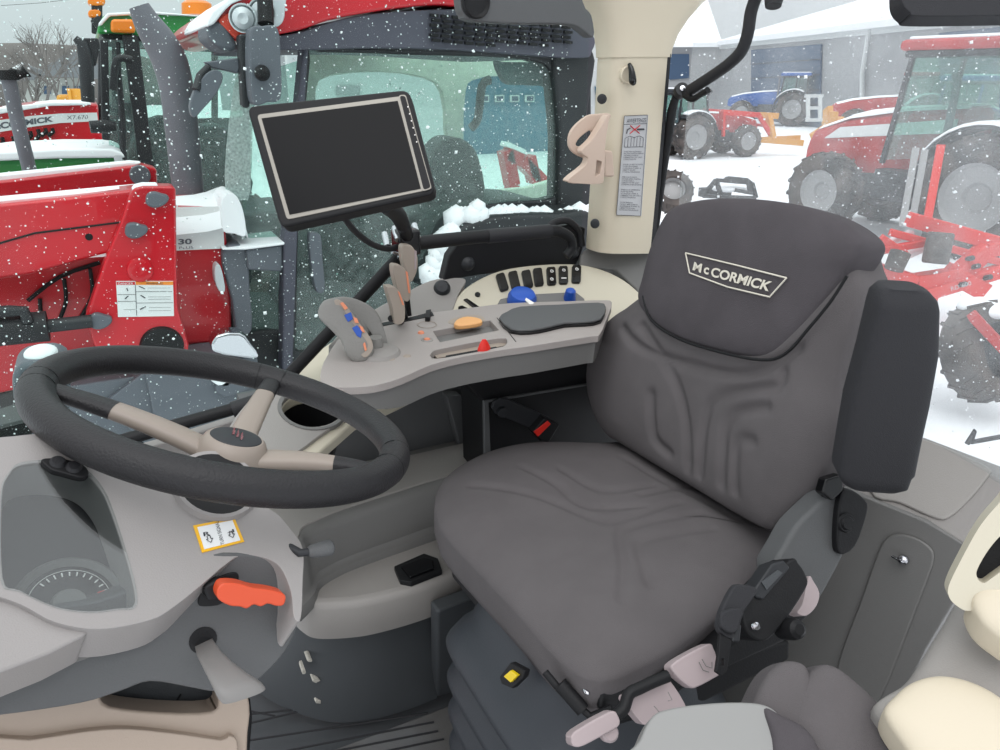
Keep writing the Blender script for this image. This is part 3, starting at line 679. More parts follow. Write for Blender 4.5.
# =================================================================== SEAT
st=thing('driver_seat','dark grey fabric driver seat with embroidered logo on the tall backrest','driver seat',(.62,.82,.1))
CZ=Z(.565)
out=[CZ(*p) for p in sm([(434,512),(437,492),(450,476),(470,463),(495,453),(525,447),(560,446),(600,447),(640,444)],4,False)]
far=[(.93,1.10,.565),(.93,.72,.565)]
near=[CZ(*p) for p in sm([(785,545),(778,566),(755,588),(715,622),(672,652),(640,670),(612,682),(590,682),(570,672),(548,652),(518,617),(485,582),(455,550),(439,530)],4,False)]
full=out+[Vector(p) for p in far]+near
gl=seglines(Z(.60),[[(470,484),(540,500),(595,520),(617,522),(665,508),(676,505)],[(522,470),(555,488),(585,508),(640,508)],[(560,473),(600,493),(650,488)],
   [(620,600),(622,570),(618,538),(628,529),(660,522),(700,516)],[(648,585),(640,560),(640,545),(660,538),(710,530)],[(640,497),(690,486),(700,488)]],.008,.0045)
crs=seglines(Z(.60),[[(620,460),(660,482),(700,500),(735,520)]],.006,.003)
cc0=sum(full,Vector())/len(full)
def cdisp(v,r):
    e=min(1,(1-r)*6); x=(v-cc0)
    return (gl(v)+crs(v)-.014*math.exp(-((x.y)/.13)**2)*math.exp(-((x.x-.05)/.16)**2))*e
pillow('seat_cushion','fabric_mid',st,full,(0.05,0,1),.052,.062,disp=cdisp,p=2.1,rings=60,nseg=260,tuck=.93)
BN=Vector((-math.cos(math.radians(13)),0,math.sin(math.radians(13))))
BPn=PL((.845,.8,.6),BN)
bo=sm([(704,212),(676,222),(664,240),(656,285),(636,305),(617,318),(601,336),(592,364),(592,392),(600,418),(612,436),(622,442),(650,459),(700,489),(745,516),(775,530),(792,522),(806,505),(824,482),(840,450),(846,422),(843,390),(848,352),(862,312),(866,285),(858,262),(852,240),(838,222),(800,208),(750,206)],5)
bl_=[[(667,395),(666,420),(668,440),(680,453)],[(660,328),(687,375),(697,410),(700,440),(699,470)],[(800,372),(795,387),(770,390),(742,395),(724,406),(717,430),(714,455),(711,475)],[(785,408),(765,410),(750,415),(741,430),(738,460),(735,485)],[(770,441),(760,440),(753,446),(751,465),(750,491)],[(640,330),(665,352),(720,370),(770,374),(815,350)]]
bg=seglines(BPn,bl_,.009,.0085)
bcen=sum((BPn(*p) for p in bo),Vector())/len(bo)
def bdisp(v,r):
    e=min(1,(1-r)*5); x=v-bcen; t=x.z
    return (bg(v)-.012*math.exp(-(x.y/.1)**2)*math.exp(-((t+.08)/.15)**2)+.008*math.exp(-((abs(x.y)-.2)/.05)**2)*math.exp(-((t+.08)/.16)**2))*e
pillow('backrest','fabric_mid',st,[BPn(*p) for p in bo],BN,.045,.075,disp=bdisp,p=3,rings=60,nseg=260)
HN=BN; HPn=PL(BPn.o+BN*.018,BN)
ho=sm([(706,201),(680,208),(668,222),(656,250),(648,280),(644,300),(655,322),(680,340),(720,353),(762,361),(785,356),(810,332),(832,302),(848,276),(862,256),(866,240),(850,224),(820,210),(780,202),(740,199)],5)
hcn=sum((HPn(*p) for p in ho),Vector())/len(ho)
pillow('headrest','fabric',st,[HPn(*p) for p in ho],BN,.040,.055,disp=None,p=3.4,rings=40,nseg=220)
tube('headrest_seam','black',st,[v+BN*.002 for v in [PL(BPn.o+BN*.046,BN)(*p) for p in [(644,296),(652,320),(680,339),(720,352),(762,360),(786,354),(810,328),(832,301),(848,276)]]],.0025,8,smooth=4)
# cap flap of the upper side
slab('back_shell','midgrey',st,PL(BPn.o-BN*.07,BN),sm([(700,215),(830,232),(862,262),(866,290),(858,330),(850,380),(845,480),(800,530),(640,450),(610,390),(650,290)],4),.03,bev=.008,label='grey plastic back shell')
slab('shell_clip','dark_metal',st,PL(BPn.o-BN*.055,BN),[(862,312),(866,312),(861,332),(857,332)],.02,bev=.001)
# embroidered logo
TPh=PL(BPn.o+BN*(.018+.0405),BN)
lq=sm
bm=bmesh.new(); fr_=[(686,253),(736,265),(787,278),(770,297),(728,287),(690,273)]
for i in range(6): addtube(bm,[TPh(*fr_[i-1])+BN*.001,TPh(*fr_[i])+BN*.001],.0013,6)
fin(bm,'logo_frame','thread',st)
text('logo_lettering','M','thread',st,TPh,[(695,262),(703,264),(701.5,273),(693,270)],off=.0015,bold=.03,th=.001)
text('logo_lettering','c','thread',st,TPh,[(705,267),(710,268),(709,275),(704,273.5)],off=.0015,bold=.03)
text('logo_lettering','CORMICK','thread',st,TPh,[(713,267),(774,282),(769,291.5),(711,276.5)],off=.0015,bold=.03)
# hinge housing, base
HZ=PL((.83,.575,.58),(-.25,-.9,.35))
slab('hinge_housing','dkgrey',st,HZ,sm([(797,525),(815,507),(833,492),(850,492),(862,500),(859,520),(848,548),(832,580),(815,606),(800,600),(772,575),(785,545)],3),.05,bev=.012,seg=3)
slab('hinge_cover','black',st,HZ,sm([(842,487),(860,498),(862,512),(850,545),(834,552),(832,528),(835,500)],3),.02,bev=.004,off=.012)
lathe('hinge_knob','black',st,[(0,.006),(.008,.006),(.010,.003),(.012,.003),(.014,0),(0,0)],HZ(840,521)+HZ.n*.014,HZ.n,24)
slab('clip','blackgloss',st,HZ,[(822,478),(838,473),(840,490),(828,500),(818,492)],.02,bev=.003,off=.01)
FR=PL((.6,.60,.53),(-.1,-.95,.3))
slab('seat_pan','black',st,Z(.49),[(450,560),(560,470),(700,470),(810,570),(800,600),(640,700),(600,712),(560,690)],.04,bev=.01)
slab('side_rail','black',st,FR,[(600,690),(650,684),(720,650),(800,600),(815,610),(785,642),(720,672),(660,700),(615,716),(600,712)],.05,bev=.006)
slab('pan_skirt','black',st,PL((.62,.66,.45),(-.1,-.93,.3)),[(560,680),(640,700),(720,660),(790,640),(790,660),(700,705),(650,740),(600,760),(560,740)],.10,bev=.006)
# front metal bits
bm=bmesh.new()
Pm=PL((.44,.62,.50),(-.7,-.6,.3))
addtube(bm,[Pm(560,684),Pm(583,710)],.010); addtube(bm,[Pm(545,672),Pm(560,690),Pm(590,716),Pm(612,708)],.005)
fin(bm,'slide_frame','black',st)
blob('frame_nut','chrome',st,Pm(586,691),(.004,.007,.003))
# bellows: folded accordion
be=[ (438,606,.07),(452,590,.0)]
bm=bmesh.new()
folds=6
def bring(z,inset,n=72,bx=.565,by=.82,hx=.175,hy=.215):
    out=[]
    for k in range(n):
        t=2*math.pi*k/n; e=.5
        x=math.copysign(abs(math.cos(t))**e,math.cos(t))*(hx-inset); y=math.copysign(abs(math.sin(t))**e,math.sin(t))*(hy-inset)
        sag=.018*math.cos(2*t)
        out.append(Vector((bx+x,by+y,z+sag*(1 if inset<.015 else .6))))
    return out
rings=[bring(.0,.02),bring(.03,.02)]
zz=.03; 
for f in range(5):
    rings+= [bring(zz+.008,.018),bring(zz+.020,-.004),bring(zz+.030,-.010),bring(zz+.040,-.006),bring(zz+.070,.012)]
    zz+=.078
rings+=[bring(zz+.01,.03),bring(zz+.08,.05)]
loft('suspension_bellows','bellow',st,rings,ang=70)
BB=PL((.4,.7,.36),(-.9,-.3,.3))
be=thing('x','x','x',(0,0,0)) if False else None
yb=PL((.385,.70,.38),(-.93,-.2,.3))
slab('height_button_frame','black',st,yb,[(505,675),(516,661),(531,669),(529,676),(518,687),(507,682)],.012,bev=.002,off=.012)
slab('height_button','yellow_btn',st,yb,[(512,674),(519,668),(526,673),(519,680)],.006,bev=.0006,off=.017,label='yellow button')
# levers under the seat
LV=PL((.55,.53,.57),(-.1,-.75,.65))
def lever(ps,off,label):
    slab('adjust_lever','lever',st,LV,sm(ps,3),.022,bev=.006,off=off,label=label,seg=3)
lever([(672,671),(676,661),(708,644),(714,648),(718,660),(722,672),(715,678),(698,687),(690,687)],.0,'pink-grey lever with seat tilt symbol')
lever([(630,700),(640,692),(668,677),(675,680),(690,703),(688,711),(655,725),(645,722)],-.015,'pink-grey square lever')
lever([(568,738),(572,730),(606,711),(614,714),(616,724),(606,731),(580,745),(570,745)],.012,'pink-grey lever on bent bar')
lever([(812,602),(818,575),(823,580),(829,592),(826,605),(816,615),(806,612)],-.02,'small pink-grey lever')
lathe('lever_pivot','lever',st,[(0,.004),(.008,.004),(.011,0),(.011,-.01),(0,-.01)],LV(610,733),LV.n,20)
P=PL(LV.o+LV.n*.0,LV.n)
tube('bent_bar','black',st,[P(616,716),P(624,708),P(629,694),P(640,688),P(655,681),P(668,676)],.0075,smooth=4)
bm=bmesh.new(); Pl=PL(LV.o+LV.n*.002,LV.n)
for q in([(699,662),(703,670),(709,672)],[(702,659),(706,666),(712,668),(712,662)],[(654,706),(660,713)],[(668,692),(672,700),(668,701)]):
    addtube(bm,[Pl(*a) for a in q],.0006,5)
fin(bm,'lever_symbols','levergrey',st)
# belt retractor
br=thing('seat_belt_retractor','black seat belt retractor box with folded webbing and metal tongue beside the seat','seat belt',LV(770,600))
RP=PL((.70,.52,.62),(-.1,-.8,.6))
slab('retractor_case','black',br,RP,sm([(742,612),(748,600),(790,560),(799,563),(808,578),(806,590),(785,622),(768,640),(756,640),(746,630)],3),.05,bev=.010,seg=3)
slab('retractor_top','dark_metal',br,RP,[(752,590),(770,564),(782,560),(789,568),(762,600),(754,598)],.03,bev=.003,off=.004)
slab('reel_band','wallgrey',br,RP,[(759,582),(775,570),(780,573),(764,590)],.004,off=.006)
lathe('retractor_knob','black',br,[(0,.016),(.007,.016),(.009,.014),(.012,.012),(.014,.004),(.014,-.02),(0,-.02)],RP(792,629),RP.n,24)
lathe('case_screw','chrome',br,[(0,.004),(.005,.003),(.006,0),(0,0)],RP(754,626)+RP.n*.003,RP.n,12)
WB=PL(RP.o+RP.n*.015,RP.n)
slab('webbing','armfoam',br,WB,sm([(733,588),(740,584),(756,587),(757,594),(745,612),(740,628),(733,640),(720,632),(719,620),(724,605)],2),.012,bev=.003)
slab('webbing_fold','armfoam',br,PL(WB.o+WB.n*.008,WB.n),sm([(722,612),(742,608),(741,622),(735,634),(722,628)],2),.008,bev=.003)
slab('tongue_clip','dark_metal',br,WB,[(734,622),(742,625),(740,642),(732,642)],.02,bev=.002)
slab('belt_tongue','black',br,WB,[(720,634),(732,640),(730,652),(727,672),(722,676),(716,672),(719,652)],.006,bev=.001,holes=[[(721,659),(724,659),(724,666),(721,666)]])
# folded armrest
AR=thing('seat_armrest','thick black foam armrest folded upright on the near side of the seat','armrest',(.85,.53,.8))
ap=PL((.86,.52,.9),(-.55,-.8,-.05)); 
rings=[]
for (y,xa,xb) in [(289,888,928),(291,884,936),(297,880,942),(306,877,944),(350,866,943),(400,852,934),(440,845,925),(470,840,919),(482,840,916),(492,845,912),(498,853,903)]:
    a=ap(xa,y-(xb-xa)*-.06); b=ap(xb,y+(xb-xa)*.12); 
    if y>480: a=ap(xa,y-4); b=ap(xb,y)
    c=(a+b)/2; d=(b-a)/2; n=ap.n; h=.030 if 291<y<494 else .02
    n=n if n.dot(-FW)>0 else -n
    rings.append([c-n*.028+d*math.copysign(abs(math.cos(k*math.pi/16))**.42,math.cos(k*math.pi/16))+n*h*math.copysign(abs(math.sin(k*math.pi/16))**.5,math.sin(k*math.pi/16)) for k in range(32)])
loft('arm_pad','armfoam',AR,rings,ang=70)
# =================================================================== ARMREST CONSOLE
ac=thing('armrest_console','long taupe armrest console with dark grey side, running along beyond the seat','armrest console',(.5,1.15,.8))
AT=PL((.45,1.15,.845),(0,-.06,1))
# slot/bin outlines
binp=[(433,331),(490,320),(499,330),(440,342)]
slotp=sm([(432,358),(432,352),(444,348),(498,338),(507,340),(505,345),(495,348),(448,357)],2)
slab('console_top','taupe',ac,AT,sm([(321,381),(321,370),(327,356),(345,333),(380,322),(420,314),(460,309),(510,303),(570,301),(600,300),(612,302),(607,318),(600,334),(592,336),(560,341),(529,346),(500,350),(460,357),(430,365),(400,378),(375,385),(350,387),(328,386)],3),.014,bev=.008,holes=[binp,slotp],seg=3)
AT2=PL(AT.o-AT.n*.03,AT.n)
fo=sm([(325,374),(330,356),(345,336),(380,326),(460,312),(570,304),(608,303),(604,318),(598,333),(590,335),(560,340),(529,345),(500,349),(460,356),(430,364),(400,376.5),(375,383),(350,385),(330,383)],3)
bmf=bmesh.new(); R0=[bmf.verts.new(AT(*p)-AT.n*.013) for p in fo]
def dpz(p):
    t=max(0,min(1,(p[0]-325)/80)); return .03+.03*t
R1=[bmf.verts.new(AT(*p)-AT.n*dpz(p)+Vector((0,.004,0))) for p in fo]; 
for k in range(len(fo)): bmf.faces.new((R0[k-1],R0[k],R1[k],R1[k-1]))
bmf.faces.new(R1)
fin(bmf,'console_side','midgrey',ac,ang=40,label='dark grey side')
slab('bin_floor','midgrey',ac,PL(AT.o-AT.n*.0125,AT.n),[(425,322),(500,310),(510,335),(435,350)],.004)
slab('slot_floor','jtan',ac,PL(AT.o-AT.n*.010,AT.n),[(429,349),(509,337),(507,345),(437,358)],.004)
slab('slot_track','black',ac,PL(AT.o-AT.n*.009,AT.n),[(445,359),(446,356),(496,347),(498,350)],.002,off=.001)
tube('split_line','black',ac,[AT(497,318)+AT.n*.0003,AT(509,333)+AT.n*.0003,AT(516,342)+AT.n*.0003],.0008,6)
lathe('ring_mark','jtan',ac,[(.017,0),(.018,.0006),(.0187,0)],AT(427,325)+AT.n*.0008,AT.n,32)
for x,y in((421,333),(427,340)):
    lathe('console_button','buttonorange',ac,[(0,.003),(.005,.003),(.0065,0),(0,0)],AT(x,y),AT.n,18); 
lathe('button_bezel','ltgrey',ac,[(.0068,.002),(.011,.001),(.012,-.001)],AT(427,340),AT.n,24)
slab('knob_recess','jtan',ac,AT,sm([(448,323),(455,318),(475,315),(484,318),(482,322),(462,325)],3),.002,off=.0006)
for x,y in((375,360),(391,359),(407,356)): lathe('icon_dot','jtan',ac,[(0,.001),(.006,.001),(.007,0),(0,0)],AT(x,y),AT.n,18)
a=AT(484,350)
rings=[[a+Vector((math.cos(k*math.pi/5)*r*1.2,math.sin(k*math.pi/5)*r*.6,z)) for k in range(10)] for r,z in((.010,-.006),(.0105,.004),(.007,.013),(.003,.020))]
loft('throttle_knob','red_knob',ac,rings,label='red pointed slider knob')
P=PL(AT.o+AT.n*.008,AT.n)
slab('thumb_wheel','knobyellow',ac,P,sm([(454,324),(457,319),(467,316),(480,318),(481,322),(463,325)],3),.010,bev=.003)
slab('rest_lid','dkgrey',ac,PL(AT.o+AT.n*.012,AT.n),sm([(499,317),(507,311),(520,306),(560,304),(598,302),(606,306),(601,318),(585,321),(565,322),(548,326),(530,329),(511,328)],2),.006,bev=.003)
slab('lid_underlay','blackgloss',ac,PL(AT.o+AT.n*.006,AT.n),sm([(499,320),(507,314),(520,309),(560,307),(598,305),(606,309),(601,321),(585,324),(565,325),(548,329),(530,332),(511,331)],2),.006,bev=.001)
slab('under_bracket','black',ac,Y(1.2),[(370,398),(395,395),(400,408),(385,410)],.03,bev=.003)
lathe('side_screw','dark_metal',ac,[(0,.002),(.004,.001),(.005,0),(0,0)],Y(1.115)(388,401),(0,-1,0),12)
# joystick
js=thing('multifunction_joystick','grey multifunction joystick handle with blue and orange buttons on the armrest console','joystick',AT(365,355))
JP=PL(AT(352,355)+Vector((0,0,.06)),(-.25,-.85,.35))
JP2=PL(JP.o-JP.n*.045,JP.n)
bodyo=sm([(318,313),(322,303),(333,299),(345,299),(362,308),(373,320),(386,332),(387,343),(377,345),(376,352),(368,361),(358,363),(348,357),(342,342),(330,328),(320,319)],3)
pillow('grip','jgrey',js,[JP(*p) for p in sm([(318,313),(321,304),(330,299),(340,300),(352,318),(366,336),(374,348),(370,358),(361,363),(352,361),(346,354),(341,341),(329,328),(320,319)],4)],JP.n,.012,.022,nseg=90,rings=16)
pillow('palm_rest','jgrey',js,[JP2(*p) for p in sm([(322,304),(338,299),(352,300),(367,306),(378,315),(384,330),(387,344),(378,347),(372,332),(366,338),(352,330),(336,314)],4)],(-.1,-.3,.9),.012,.02,nseg=90,rings=16)
slab('button_panel','jtan',js,PL(JP.o+JP.n*.010,JP.n),sm([(334,301),(343,302),(357,320),(370,337),(373,348),(367,357),(361,355),(356,342),(344,322)],3),.004,bev=.001)
PJ=PL(JP.o+JP.n*.013,JP.n)
for o_,c_ in (([(340,303),(343,302),(348,308),(345,310)],'buttonorange'),([(344,315),(351,312),(353,319),(348,322)],'blue_knob'),([(352,328),(357,325),(362,331),(361,338),(357,336)],'blue_knob'),([(353,317),(357,318),(359,323),(355,323)],'buttonorange'),([(359,325),(363,327),(365,333),(361,331)],'buttonorange'),([(363,344),(365,342),(367,350),(365,351)],'buttonorange')):
    slab('grip_button',c_,js,PJ,o_,.005,bev=.0008,label='orange button' if c_=='buttonorange' else 'blue button')
lathe('joystick_foot','ltgrey',js,[(0,0),(.040,0),(.036,.006),(.022,.010),(0,.012)],AT(378,353),AT.n,28)
lathe('joystick_stem','jgrey',js,[(0,0),(.014,0),(.012,.028),(0,.028)],AT(376,352),AT.n,16)
# three paddle levers
LB=[((387,225+0),(0,0))]
pos=[[(387,289),(389,287),(396,288),(402,297),(405,308),(404,322),(395,324),(393,310)],[(393,267),(397,265),(404,268),(410,280),(411,296),(407,302),(400,296),(395,281)],[(402,247),(407,245),(413,247),(418,258),(417,272),(411,283),(407,274),(403,262)]]
nm=['foremost and lowest','middle','rearmost and tallest']
for i,ps in enumerate(pos):
    P=Y(1.22+.05*i)
    r=thing('hydraulic_lever','taupe paddle lever in the armrest console, %s of the three'%nm[i],'lever',P(ps[5][0],ps[5][1]),group=None)
    slab('paddle','jtan',r,P,sm(ps,3),.022,bev=.007,seg=4)
    slab('symbol_strip','buttonorange' if i<2 else 'lever',r,P,[(ps[2][0]+1.5,ps[2][1]+3),(ps[2][0]+3.5,ps[2][1]+4),(ps[4][0]-1,ps[4][1]-3),(ps[4][0]-2.6,ps[4][1]-3)],.002,off=.0012)
    tube('lever_stem','black',r,[P(ps[6][0]-2,ps[6][1]-4)+Vector((0,.01,0)),AT(403+3*i,318-2*i)-Vector((0,0,.01))],.006)
slab('lever_slot','black',ac,AT,[(360,327),(405,319),(432,312),(434,316),(400,323),(364,330)],.004,off=.001)
slab('slot_stop','black',ac,PL(AT.o+AT.n*.01,AT.n),[(426,310),(431,309),(430,317),(425,317)],.012,bev=.001)
# =================================================================== MONITOR
MN=(-FW*.95-RT*.04+UP*.1).normalized()
mc=PD(342,158,1.06); MP=PL(mc,MN)
mo=thing('display_monitor','large black display monitor with a silver inner frame, tilted above the steering wheel','monitor',mc)
def rq(Q,r):   # rounded quad in pixels
    out=[]
    for i in range(4):
        a,b,c=Q[i-1],Q[i],Q[(i+1)%4]
        def to(p,q,d):
            L=math.hypot(q[0]-p[0],q[1]-p[1]); return (p[0]+(q[0]-p[0])*d/L,p[1]+(q[1]-p[1])*d/L)
        s,e=to(b,a,r),to(b,c,r)
        for k in range(5):
            t=k/4; out.append(((1-t)**2*s[0]+2*t*(1-t)*b[0]+t*t*e[0],(1-t)**2*s[1]+2*t*(1-t)*b[1]+t*t*e[1]))
    return out
QM=[(246,106),(409,89),(436,193),(280,228)]
slab('monitor_body','black',mo,MP,rq(QM,9),.03,bev=.004,seg=3)
QS=[(257,115),(404,96),(429,190),(287,220)]
slab('silver_frame','silver',mo,MP,rq(QS,4),.002,off=.0012,bev=.0006)
slab('screen','screen',mo,MP,[(262,119),(398,101.5),(421,189),(290,215)],.001,off=.0022)
slab('key_border','silver',mo,MP,rq([(399,96),(406,95.5),(432,189),(423,192)],2.5),.002,off=.0028)
slab('key_strip','black',mo,MP,rq([(400,97),(405.5,97),(431,188),(424,190.5)],2.5),.002,off=.0035)
for k in range(6):
    lathe('key_dot','white_print',mo,[(0,.001),(.0009,.001),(.001,0),(0,0)],PL(MP.o+MN*.0036,MN)(408+k*1.75,107+k*7),MN,8)
slab('back_cover','rubber',mo,PL(mc-MN*.03,MN),rq(inset(QM,.85),9),.02,bev=.006)
mm=thing('monitor_mount','black jointed monitor arm with a dangling cable, joining monitor and tube frame','monitor arm',Y(1.36)(400,225))
tube('arm_tube','black',mm,[Y(1.22)(385,205),Y(1.3)(398,215),Y(1.36)(407,236)],[.014,.015,.012],smooth=3)
lathe('arm_knuckle','dark_metal',mm,[(0,-.02),(.012,-.02),(.014,0),(.012,.02),(0,.02)],Y(1.34)(402,222),(.3,.9,.2),16)
tube('cable','rubber',mm,[Y(1.2)(340,210),Y(1.25)(352,228),Y(1.3)(370,243),Y(1.35)(388,249),Y(1.37)(398,246)],.0055,smooth=4)
tube('cable_clip','chrome',mm,[Y(1.36)(392,252),Y(1.36)(408,256)],.004)
# =================================================================== OUTSIDE
gr=struct(slab3('ground','snow',None,[(-150,-60,G),(150,-60,G),(150,160,G),(-150,160,G)],(0,0,-.2)))
def addwheel(bmT,bmR,c,r,w,ax=(0,1,0),lugs=18):
    addlathe(bmT,[(r*.56,-w*.42),(r*.62,-w/2),(r*.9,-w/2),(r*.97,-w*.38),(r*.98,0),(r*.97,w*.38),(r*.9,w/2),(r*.62,w/2),(r*.56,w*.42)],c,ax,40)
    ax=Vector(ax).normalized(); u,v=frame_at(ax)
    for k in range(lugs):
        for s in(-1,1):
            a=2*math.pi*(k+(.5 if s>0 else 0))/lugs; d=u*math.cos(a)+v*math.sin(a); a2=a+.16; d2=u*math.cos(a2)+v*math.sin(a2)
            addbeam(bmT,Vector(c)+d*r*.975+ax*s*w*.04,Vector(c)+d2*r*.95+ax*s*w*.48,r*.07,r*.09,up=d)
    addlathe(bmR,[(0,-w*.1),(r*.2,-w*.1),(r*.25,-w*.2),(r*.5,-w*.28),(r*.56,-w*.42),(r*.58,-w*.42),(r*.58,w*.42),(r*.56,w*.42),(r*.5,w*.1),(r*.25,w*.2),(0,w*.2)],c,ax,32)
def wheel(name,par,c,r,w,rim='hub_grey',ax=(0,1,0)):
    a=bmesh.new(); b=bmesh.new(); addwheel(a,b,c,r,w,ax); t=fin(a,name,'tyre',par); fin(b,'rim',rim,t)
def tractor(label,xy,head,paint,s=1.0,loader=None,snow=True,group=None,rim='hub_grey',cabmat=None,roofmat=None,z=G,decal=None,cd=0,ch=1.0,hh=1.0):
    rz=math.atan2(-head.y,-head.x)
    t=thing('tractor',label,'tractor',(xy[0],xy[1],z),group=group,rotz=rz,local=True)
    V=lambda x,y,zz:Vector((x*s,y*s,zz*s))
    roofmat=roofmat or paint; cabmat=cabmat or 'dark_metal'
    for sy in(-1,1):
        wheel('rear_wheel',t,V(1.25,sy*.95,.92),.92*s,.55*s,rim,(0,-sy,0))
        wheel('front_wheel',t,V(-1.5,sy*.88,.68),.68*s,.42*s,rim,(0,-sy,0))
        # fender arc
        rg=[]
        for a in range(-20,125,12):
            r=math.radians(a+5); c=V(1.25-1.04*math.cos(r),0,.92+1.04*math.sin(r)); rg.append([Vector((c.x,yy*s*sy,c.z+dz*s)) for yy,dz in((.62,0),(1.22,0),(1.24,-.05),(.62,-.05))])
        loft('fender',cabmat,t,rg)
        if snow:
            rg=[]
            for a in range(30,125,12):
                r=math.radians(a+5); c=V(1.25-1.07*math.cos(r),0,.92+1.07*math.sin(r)); rg.append([Vector((c.x,yy*s*sy,c.z+dz*s)) for yy,dz in((.66,0.03),(1.2,.03),(1.24,-.02),(.62,-.02))])
            loft('snow_cap','snow',t,rg)
    bm=bmesh.new(); addbox(bm,V(-.2,0,.95),V(3.6,.6,.5)); addbox(bm,V(-1.5,0,.68),V(.35,1.5,.25)); addbox(bm,V(1.25,0,.9),V(.4,1.6,.35)); addbox(bm,V(-.1,-.55,.9),V(1.1,.5,.5)); addbox(bm,V(-.1,.55,.9),V(1.1,.5,.5)); addbox(bm,V(-1.0,0,1.25),V(2.2,.62,.3))
    fin(bm,'chassis','dark_metal',t,bev=.02*s)
    def hr(x,w,z0,z1):
        z1=1.0+(z1-1.0)*hh; return [V(x,w*yy,z0+(z1-z0)*q) for yy,q in((-1,0),(-1,.55),(-.85,.9),(-.5,1),(.5,1),(.85,.9),(1,.55),(1,0))]
    loft('hood',paint,t,[hr(-2.45,.30,1.05,1.38),hr(-2.3,.40,1.0,1.55),hr(-1.6,.44,1.0,1.72),hr(-.6,.47,1.05,1.84),hr(.45,.50,1.1,1.9)],ang=40)
    if snow: loft('snow_cap','snow',t,[[V(x,w*yy,z1+dz) for yy,dz in((-.85,-.03),(-.5,.035),(.5,.035),(.85,-.03))] for x,w,z1 in((-2.25,.38,1+.55*hh),(-1.6,.42,1+.72*hh),(-.6,.45,1+.84*hh),(.45,.48,1+.9*hh))])
    if decal:
        slab3('hood_stripe','labelwhite',t,[V(-2.0,-.452,1+.42*hh),V(.4,-.505,1+.60*hh),V(.4,-.505,1+.76*hh),V(-1.7,-.452,1+.58*hh)],V(0,.03,0))
    # cab: four posts, roof, glass
    ps=[]
    for sy in(-1,1):
        for (x0,x1) in((.45+cd,.62+cd),(1.25,1.30),(1.95,1.85)):
            beam('cab_post',cabmat,t,V(x0,sy*.78,1.25),V(x1,sy*.72,2.62*ch),.07*s,.07*s,up=(0,1,0))
    bm=bmesh.new()
    for sy in(-1,1): addslab(bm,[V(.45+cd,sy*.77,1.3),V(1.95,sy*.77,1.6),V(1.85,sy*.71,2.6*ch),V(.62+cd,sy*.71,2.6*ch)],V(0,.01,0))
    addslab(bm,[V(.45+cd,-.76,1.3),V(.45+cd,.76,1.3),V(.62+cd,.7,2.6*ch),V(.62+cd,-.7,2.6*ch)],V(.01,0,0)); addslab(bm,[V(1.96,-.76,1.5),V(1.96,.76,1.5),V(1.86,.7,2.6*ch),V(1.86,-.7,2.6*ch)],V(.01,0,0))
    fin(bm,'cab_glass','glass_green',t,smooth=False)
    box('cab_base','dark_metal',t,V(1.2,0,1.25),V(1.5,1.4,.35),.02)
    box('cab_seat','dark_metal',t,V(1.5,0,1.75),V(.15,.5,.7),.04)
    box('roof_rim','dark_metal',t,V(1.25+cd/2,0,2.62*ch),V(1.5-cd,1.56,.10),.03*s)
    box('roof',roofmat,t,V(1.22+cd/2,0,2.62*ch+.13),V(1.65-cd,1.62,.17),.07*s)
    if snow: box('snow_cap','snow',t,V(1.24+cd/2,0,2.62*ch+.23),V(1.5-cd,1.45,.06),.03*s)
    tube('exhaust','exhaust',t,[V(.35,-.62,1.4),V(.35,-.62,2.5),V(.30,-.64,2.65)],.06*s)
    if loader:
        for sy in(-1,1):
            bm=bmesh.new()
            addbeam(bm,V(-.3,sy*.75,.9),V(-.2,sy*.75,1.95),.12*s,.34*s,up=(0,1,0)); addbeam(bm,V(-.2,sy*.75,1.9),V(-2.1,sy*.75,1.75),.1*s,.22*s); addbeam(bm,V(-2.05,sy*.75,1.8),V(-3.0,sy*.75,.75),.1*s,.2*s)
            fin(bm,'loader_arm',loader,t,bev=.01)
        box('loader_cross',loader,t,V(-2.5,0,1.3),V(.12,1.5,.12),.01)
    return t
fh=Vector((sA,cA,0))
def camdir(x,y): return (RT*x+fh*y).normalized()
def xy(px,py,d): p=PD(px,py,d); return p
# the large red tractor behind us
rw=PD(982,192,11.6); hd=camdir(-1.36,2.3); sd=Vector((-hd.y,hd.x,0))
s_=1.03
# local rear wheel near side is at (1.25,-.95): origin = wheel - R*(1.25,-.95)
def origin_for(wp,head,lx,ly,s):
    bx=-head; by=Vector((-bx.y,bx.x,0)); return wp-bx*lx*s-by*ly*s
side=-.95
bx=-hd; by=Vector((-bx.y,bx.x,0))
if by.dot(fh)<0: side=.95
o=origin_for(rw,hd,1.25,side,s_)
T=tractor('large red tractor with snowy hood seen through the rear window, at the right edge',o,hd,'paint_red_old',s_,decal=True,loader=None,cd=-1.0,ch=1.12,hh=1.3)
bmm=bmesh.new()
